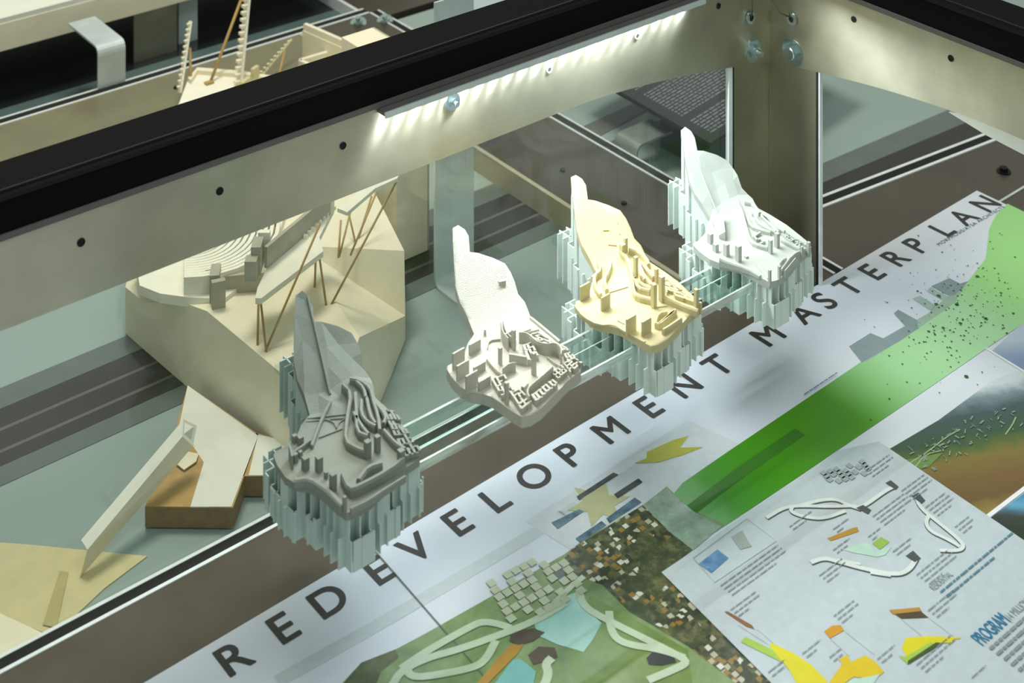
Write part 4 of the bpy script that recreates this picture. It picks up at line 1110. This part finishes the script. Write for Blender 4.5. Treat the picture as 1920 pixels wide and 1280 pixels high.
# seating tiers: nested arcs stepping up
for k in range(13):
    r = 34 + 9.5 * k; pts = []
    for i in range(13):
        a = math.radians(-45 + 135 * i / 12)
        pts.append((345 + r * 1.20 * math.cos(a), 440 + r * 0.70 * math.sin(a)))
    P = [unz(x, y, ZT + 0.010) for x, y in pts]
    P = [p for p in P]
    mbk = MB(); vs = []
    zt = ZT + 0.012 + 0.0022 * (12 - k)
    zt = ZT + 0.010 + 0.0012 * k
    for i, p in enumerate(P):
        d = (P[min(i + 1, 12)] - P[max(i - 1, 0)]).normalized(); q = Vector((-d.y, d.x, 0)) * 0.0021
        vs += [(p.x - q.x, p.y - q.y, ZT + 0.004), (p.x - q.x, p.y - q.y, zt), (p.x + q.x, p.y + q.y, zt), (p.x + q.x, p.y + q.y, ZT + 0.004)]
    fs = [(4 * i + a, 4 * i + (a + 1) % 4, 4 * i + 4 + (a + 1) % 4, 4 * i + 4 + a) for i in range(12) for a in range(4)] + [(0, 1, 2, 3), (51, 50, 49, 48)]
    part('seating_tier', mbk.add(vs, fs), M['cream_white'], arena)
part('seating_base', MB().slab([unz(x, y, ZT + 0.006) for x, y in ((250, 470), (262, 535), (300, 550), (352, 557), (420, 560), (470, 520), (520, 450), (540, 380), (470, 360), (330, 400))], ZT - 0.004, ZT + 0.006), M['cream_white'], arena)
# white deck with grey parapet
DZ = 0.105
dk = [unz(*a6(x, y), DZ) for x, y in ((690, 690), (720, 690), (1030, 455), (1010, 385), (1080, 245), (1040, 250), (745, 545), (700, 640))]
part('deck', MB().slab(dk, DZ - 0.006, DZ), M['cream_white'], arena)
w0, w1 = unz(*a6(742, 540), DZ), unz(*a6(1068, 262), DZ)
d = w1 - w0; part('parapet', MB().obox(tuple((w0 + w1) / 2), math.atan2(d.y, d.x), d.length, 0.004, 0.022), M['greyboard'], arena)
for x, y, w_, t_, h_, a_, m_ in ((700, 545, 0.020, 0.010, 0.028, 0.9, 'greyboard'), (670, 590, 0.012, 0.012, 0.02, 0.9, 'greyboard'), (735, 500, 0.006, 0.012, 0.03, 0.9, 'cream_white'), (1070, 262, 0.008, 0.006, 0.024, 0.9, 'cream_white')):
    p = unz(*a6(x, y), DZ); part('wall_block', MB().obox(tuple(p), a_, w_, t_, h_), M[m_], arena)
for x, y, w_, t_, h_, a_ in ((490, 690, 0.022, 0.010, 0.030, 1.0), (505, 745, 0.014, 0.006, 0.03, -0.3), (560, 640, 0.05, 0.005, 0.022, -0.35), (640, 660, 0.045, 0.005, 0.02, -0.5)):
    p = unz(*a6(x, y), ZT); part('wall_block', MB().obox((p.x, p.y, ZT - 0.008), a_, w_, t_, h_ + 0.008), M['greyboard'], arena)
w0, w1 = unz(*a6(690, 690), DZ), unz(*a6(1025, 458), DZ)
for i in range(9):
    p = w0.lerp(unz(*a6(1070, 300), DZ), 0.55 + 0.05 * i)
    part('deck_tooth', MB().obox((p.x + 0.02, p.y + 0.02, DZ), 0.7, 0.003, 0.004, 0.004), M['cream_white'], arena)
def dowel(lo_px, hi_px, z=ZT, lean=0.0):
    a = unz(*a6(*lo_px), z); b = unv(*a6(*hi_px), a[1] + lean)
    part('dowel', MB().tube([a - Vector((0, 0, .006)), b], 0.0012, 8), M['dowel'], arena, True)
for l_, h_ in (((700, 940), (706, 700)), ((750, 968), (716, 700)), ((722, 968), (1015, 315)), ((986, 640), (992, 490)), ((1048, 722), (1010, 482)), ((1055, 722), (1395, 108)),
               ((1105, 462), (1118, 300)), ((1195, 405), (1158, 270)), ((1200, 385), (1272, 180)), ((1165, 450), (1300, 150)), ((1110, 455), (1165, 260))):
    dowel(l_, h_, lean=0.02)
fr = [unz(*a6(x, y), 0.15) for x, y in ((1150, 270), (1290, 150), (1400, 100), (1420, 60), (1270, 120), (1100, 250))]
part('canopy_plate', MB().slab(fr, 0.148, 0.152), M['cream_white'], arena)
# tall board behind the arena
t0, t1 = unz(758, 489, ZB), unz(806, 470, ZB)
brd = thing('tall_board', 'tall cream board standing between arena model and grey metal strip', 'board', ((t0[0] + t1[0]) / 2, 1.485, ZB))
part('panel', MB().box((t0[0] - 0.012, 1.479, ZB + 0.0012), (t1[0] - 0.003, 1.60, 0.20)), M['cream'], brd)
part('edge_strip', MB().box((t1[0] - 0.003, 1.4795, ZB + 0.0012), (t1[0], 1.60, 0.20)), M['greyboard'], brd)

# boards, strip, scrap and cream reflection shapes lower left
ZW = ZB + 0.020
def board(label, top, white, name='fibreboard', th=0.0185):
    o = thing(name, label, 'board', tuple(unz(*top[0], ZB)))
    P = [unz(x, y, ZW) for x, y in top]
    part('core', MB().slab(P, ZW - th, ZW), M['mdf_edge'], o)
    if white: part('white_facing', MB().slab([unz(x, y, ZW) for x, y in white], ZW, ZW + 0.0008), M['white_paper'], o)
    part('face', MB().slab([p.lerp(sum(P, Vector()) / len(P), 0.004) for p in P], ZW, ZW + 0.0004), M['mdf'], o)
    return o
board('brown fibreboard plank half covered in white, lying lower left', [(272, 950), (437, 952), (486, 815), (352, 722), (330, 800)], [(357, 951), (434, 951), (484, 818), (352, 724), (336, 798), (382, 868)])
board('brown fibreboard offcut half hidden behind the grey model', [(455, 893), (535, 893), (560, 830), (480, 812)], [(466, 892), (534, 892), (558, 832), (484, 816)])
st = thing('folded_strip', 'long white folded card strip leaning diagonally over the fibreboard', 'strip', tuple(unz(200, 1040, ZB)))
def strip_piece(name, q, mat, off):
    o = Vector(off)
    part(name, MB().add([tuple(p) for p in q] + [tuple(p + o) for p in q], [(0, 1, 2, 3), (7, 6, 5, 4), (0, 4, 5, 1), (1, 5, 6, 2), (2, 6, 7, 3), (3, 7, 4, 0)]), M[mat], st)
zl, zh = ZB + 0.026, 0.034
a0, a1, a2_, a3 = unz(152, 1012, zl), unz(344, 786, zh), unz(342, 818, zh - 0.002), unz(164, 1030, zl - 0.002)
c0, c1_ = unz(150, 1082, ZB + 0.0012), unz(362, 836, zh - 0.016)
strip_piece('upper_flange', [a0, a3, a2_, a1], 'white_paper', (0, 0, -0.002))
strip_piece('side_flange', [a3, c0, c1_, a2_], 'cream', (0.002, 0.002, -0.001))
strip_piece('end_tab', [a1, a2_, c1_, unz(369, 798, zh - 0.004)], 'white_paper', (0.001, 0.003, -0.001))
def card(label, pts, z, mat, th=0.0008):
    return tag(part('card_or_reflection', MB().slab([unz(x, y, z) for x, y in pts], z - th, z), M[mat]), label, 'card')
card('cream shape standing for a reflection at the lower left edge of the tray', [(-60, 1012), (50, 1020), (276, 1042), (196, 1102), (100, 1192), (-60, 1130)], ZB + 0.0010, 'cream_dark')  # glass reflection built as flat cream shapes
card('narrow darker cream strip of the reflection shape, lower left', [(112, 1070), (128, 1072), (106, 1176), (80, 1170)], ZB + 0.0022, 'olive_tint')
card('pale cream part of the reflection shape at far left', [(-60, 1140), (-5, 1147), (100, 1195), (60, 1230), (-60, 1260)], ZB + 0.0020, 'cream')
card('small cream scrap on the fibreboard under the white strip', [(330, 868), (352, 846), (372, 850), (368, 864), (345, 880)], ZW + 0.003, 'cream')

# ------------------------------------------------------------------ stadium fragments at the top left, partly behind the rim
sm = thing('stadium_model', 'cream stadium fragment with toothed masts behind the black rim', 'model', tuple(unz(420, 170, 0.001)))
def ZP(x, y, z=0.02): return unz(x, y, z)
pl_ = [(325, 222), (352, 150), (368, 132), (450, 138), (530, 150), (545, 165), (470, 260), (330, 260)]
part('plate', MB().slab([ZP(*p) for p in pl_], 0.0006, 0.02), M['cream_white'], sm)
part('plate_rim', MB().slab([ZP(x, y, 0.026) for x, y in ((352, 146), (370, 126), (450, 132), (532, 145), (530, 150), (450, 138), (370, 132), (358, 150))], 0.0006, 0.026), M['cream'], sm)
def mast(x0, y0, x1, y1, wpx, teeth, lean, mat='cream_white', tooth=True):
    a = ZP(x0, y0); b = unv(x1, y1, a[1] + lean); wd = wpx * depth(a) / F
    m_ = part('mast', MB().tube([a - Vector((0, 0, 0.005)), b], wd * 0.55, 4), M[mat], sm)
    for i in range(teeth):
        p = a.lerp(b, (i + 0.5) / teeth)
        part('tooth', MB().obox((p.x - wd * 0.6, p.y - wd * 0.3, p.z), 0.0, wd * 0.9, wd * 0.8, wd * 0.45), M['cream'], m_)
mast(337, 168, 357, 40, 7, 12, 0.05)
mast(448, 160, 466, -20, 11, 14, 0.06)
mast(488, 138, 546, 74, 5, 9, 0.05, 'cream_dark')
def stick(x0, y0, x1, y1, r):
    a = ZP(x0, y0); b = unv(x1, y1, a[1] + 0.03)
    part('dowel', MB().tube([a - Vector((0, 0, .004)), b], r, 8), M['dowel'], sm, True)
stick(392, 156, 452, 0, 0.0022); stick(520, 150, 534, 95, 0.002); stick(358, 155, 356, 90, 0.002)
part('mast_foot', MB().obox(tuple(ZP(392, 157)), 0, 0.012, 0.008, 0.003), M['dowel'], sm)
for x, y, w_, h_ in ((478, 152, 0.014, 0.02), (460, 165, 0.02, 0.012)):
    p = ZP(x, y); part('wall_block', MB().obox(tuple(p), 0.5, w_, 0.006, h_), M['cream_dark'], sm)
# open tray
tb = thing('tray_model', 'cream open-topped box model beside the toothed masts, behind the black rim', 'model', tuple(unz(640, 110, 0.001)))
def wall(px0, px1, h, name='wall', m_='cream'):
    a, b = unz(*px0, 0.001), unz(*px1, 0.001); d = b - a
    part(name, MB().obox(tuple((a + b) / 2), math.atan2(d.y, d.x), d.length, 0.006, h), M[m_], tb)
wall((570, 112), (700, 172), 0.045); wall((562, 150), (660, 120), 0.03); wall((562, 150), (650, 190), 0.03); wall((572, 112), (720, 180), 0.055, 'back_wall')
part('tray_floor', MB().slab([unz(x, y, 0.004) for x, y in ((570, 118), (640, 110), (720, 178), (640, 205), (565, 155))], 0.0008, 0.004), M['cream_white'], tb)
part('column', MB().obox(tuple(unz(628, 118, 0.004)), 0.4, 0.006, 0.006, 0.025), M['cream_dark'], tb)

# far corner of the neighbouring case: bolts and brown panel
for x, y in ((672, 32), (722, 28)):
    p = unz(x, y + 12, 0.0)
    bo = bolt(p + Vector((0, 0, 0.0)), (-0.3, -0.3, 0.9), 0.013, nb, True)
pc = thing('far_panel', 'brown metal panel with a pale card on it, top centre behind the rim', 'panel', (1.6, 2.4, -0.04))
part('panel', MB().box((1.372, NV1 + 0.03, -0.044), (2.6, 3.0, -0.028)), M['brown'], pc)
part('panel_edge', MB().box((1.365, NV1 + 0.03, -0.044), (1.371, 3.0, -0.024)), M['alu_bright'], pc)
card('pale grey card on the brown panel at top centre', [(822, 4), (878, 36), (960, 60), (1010, 0), (990, -30), (900, -30)], -0.0262, 'grey_card', 0.0014)
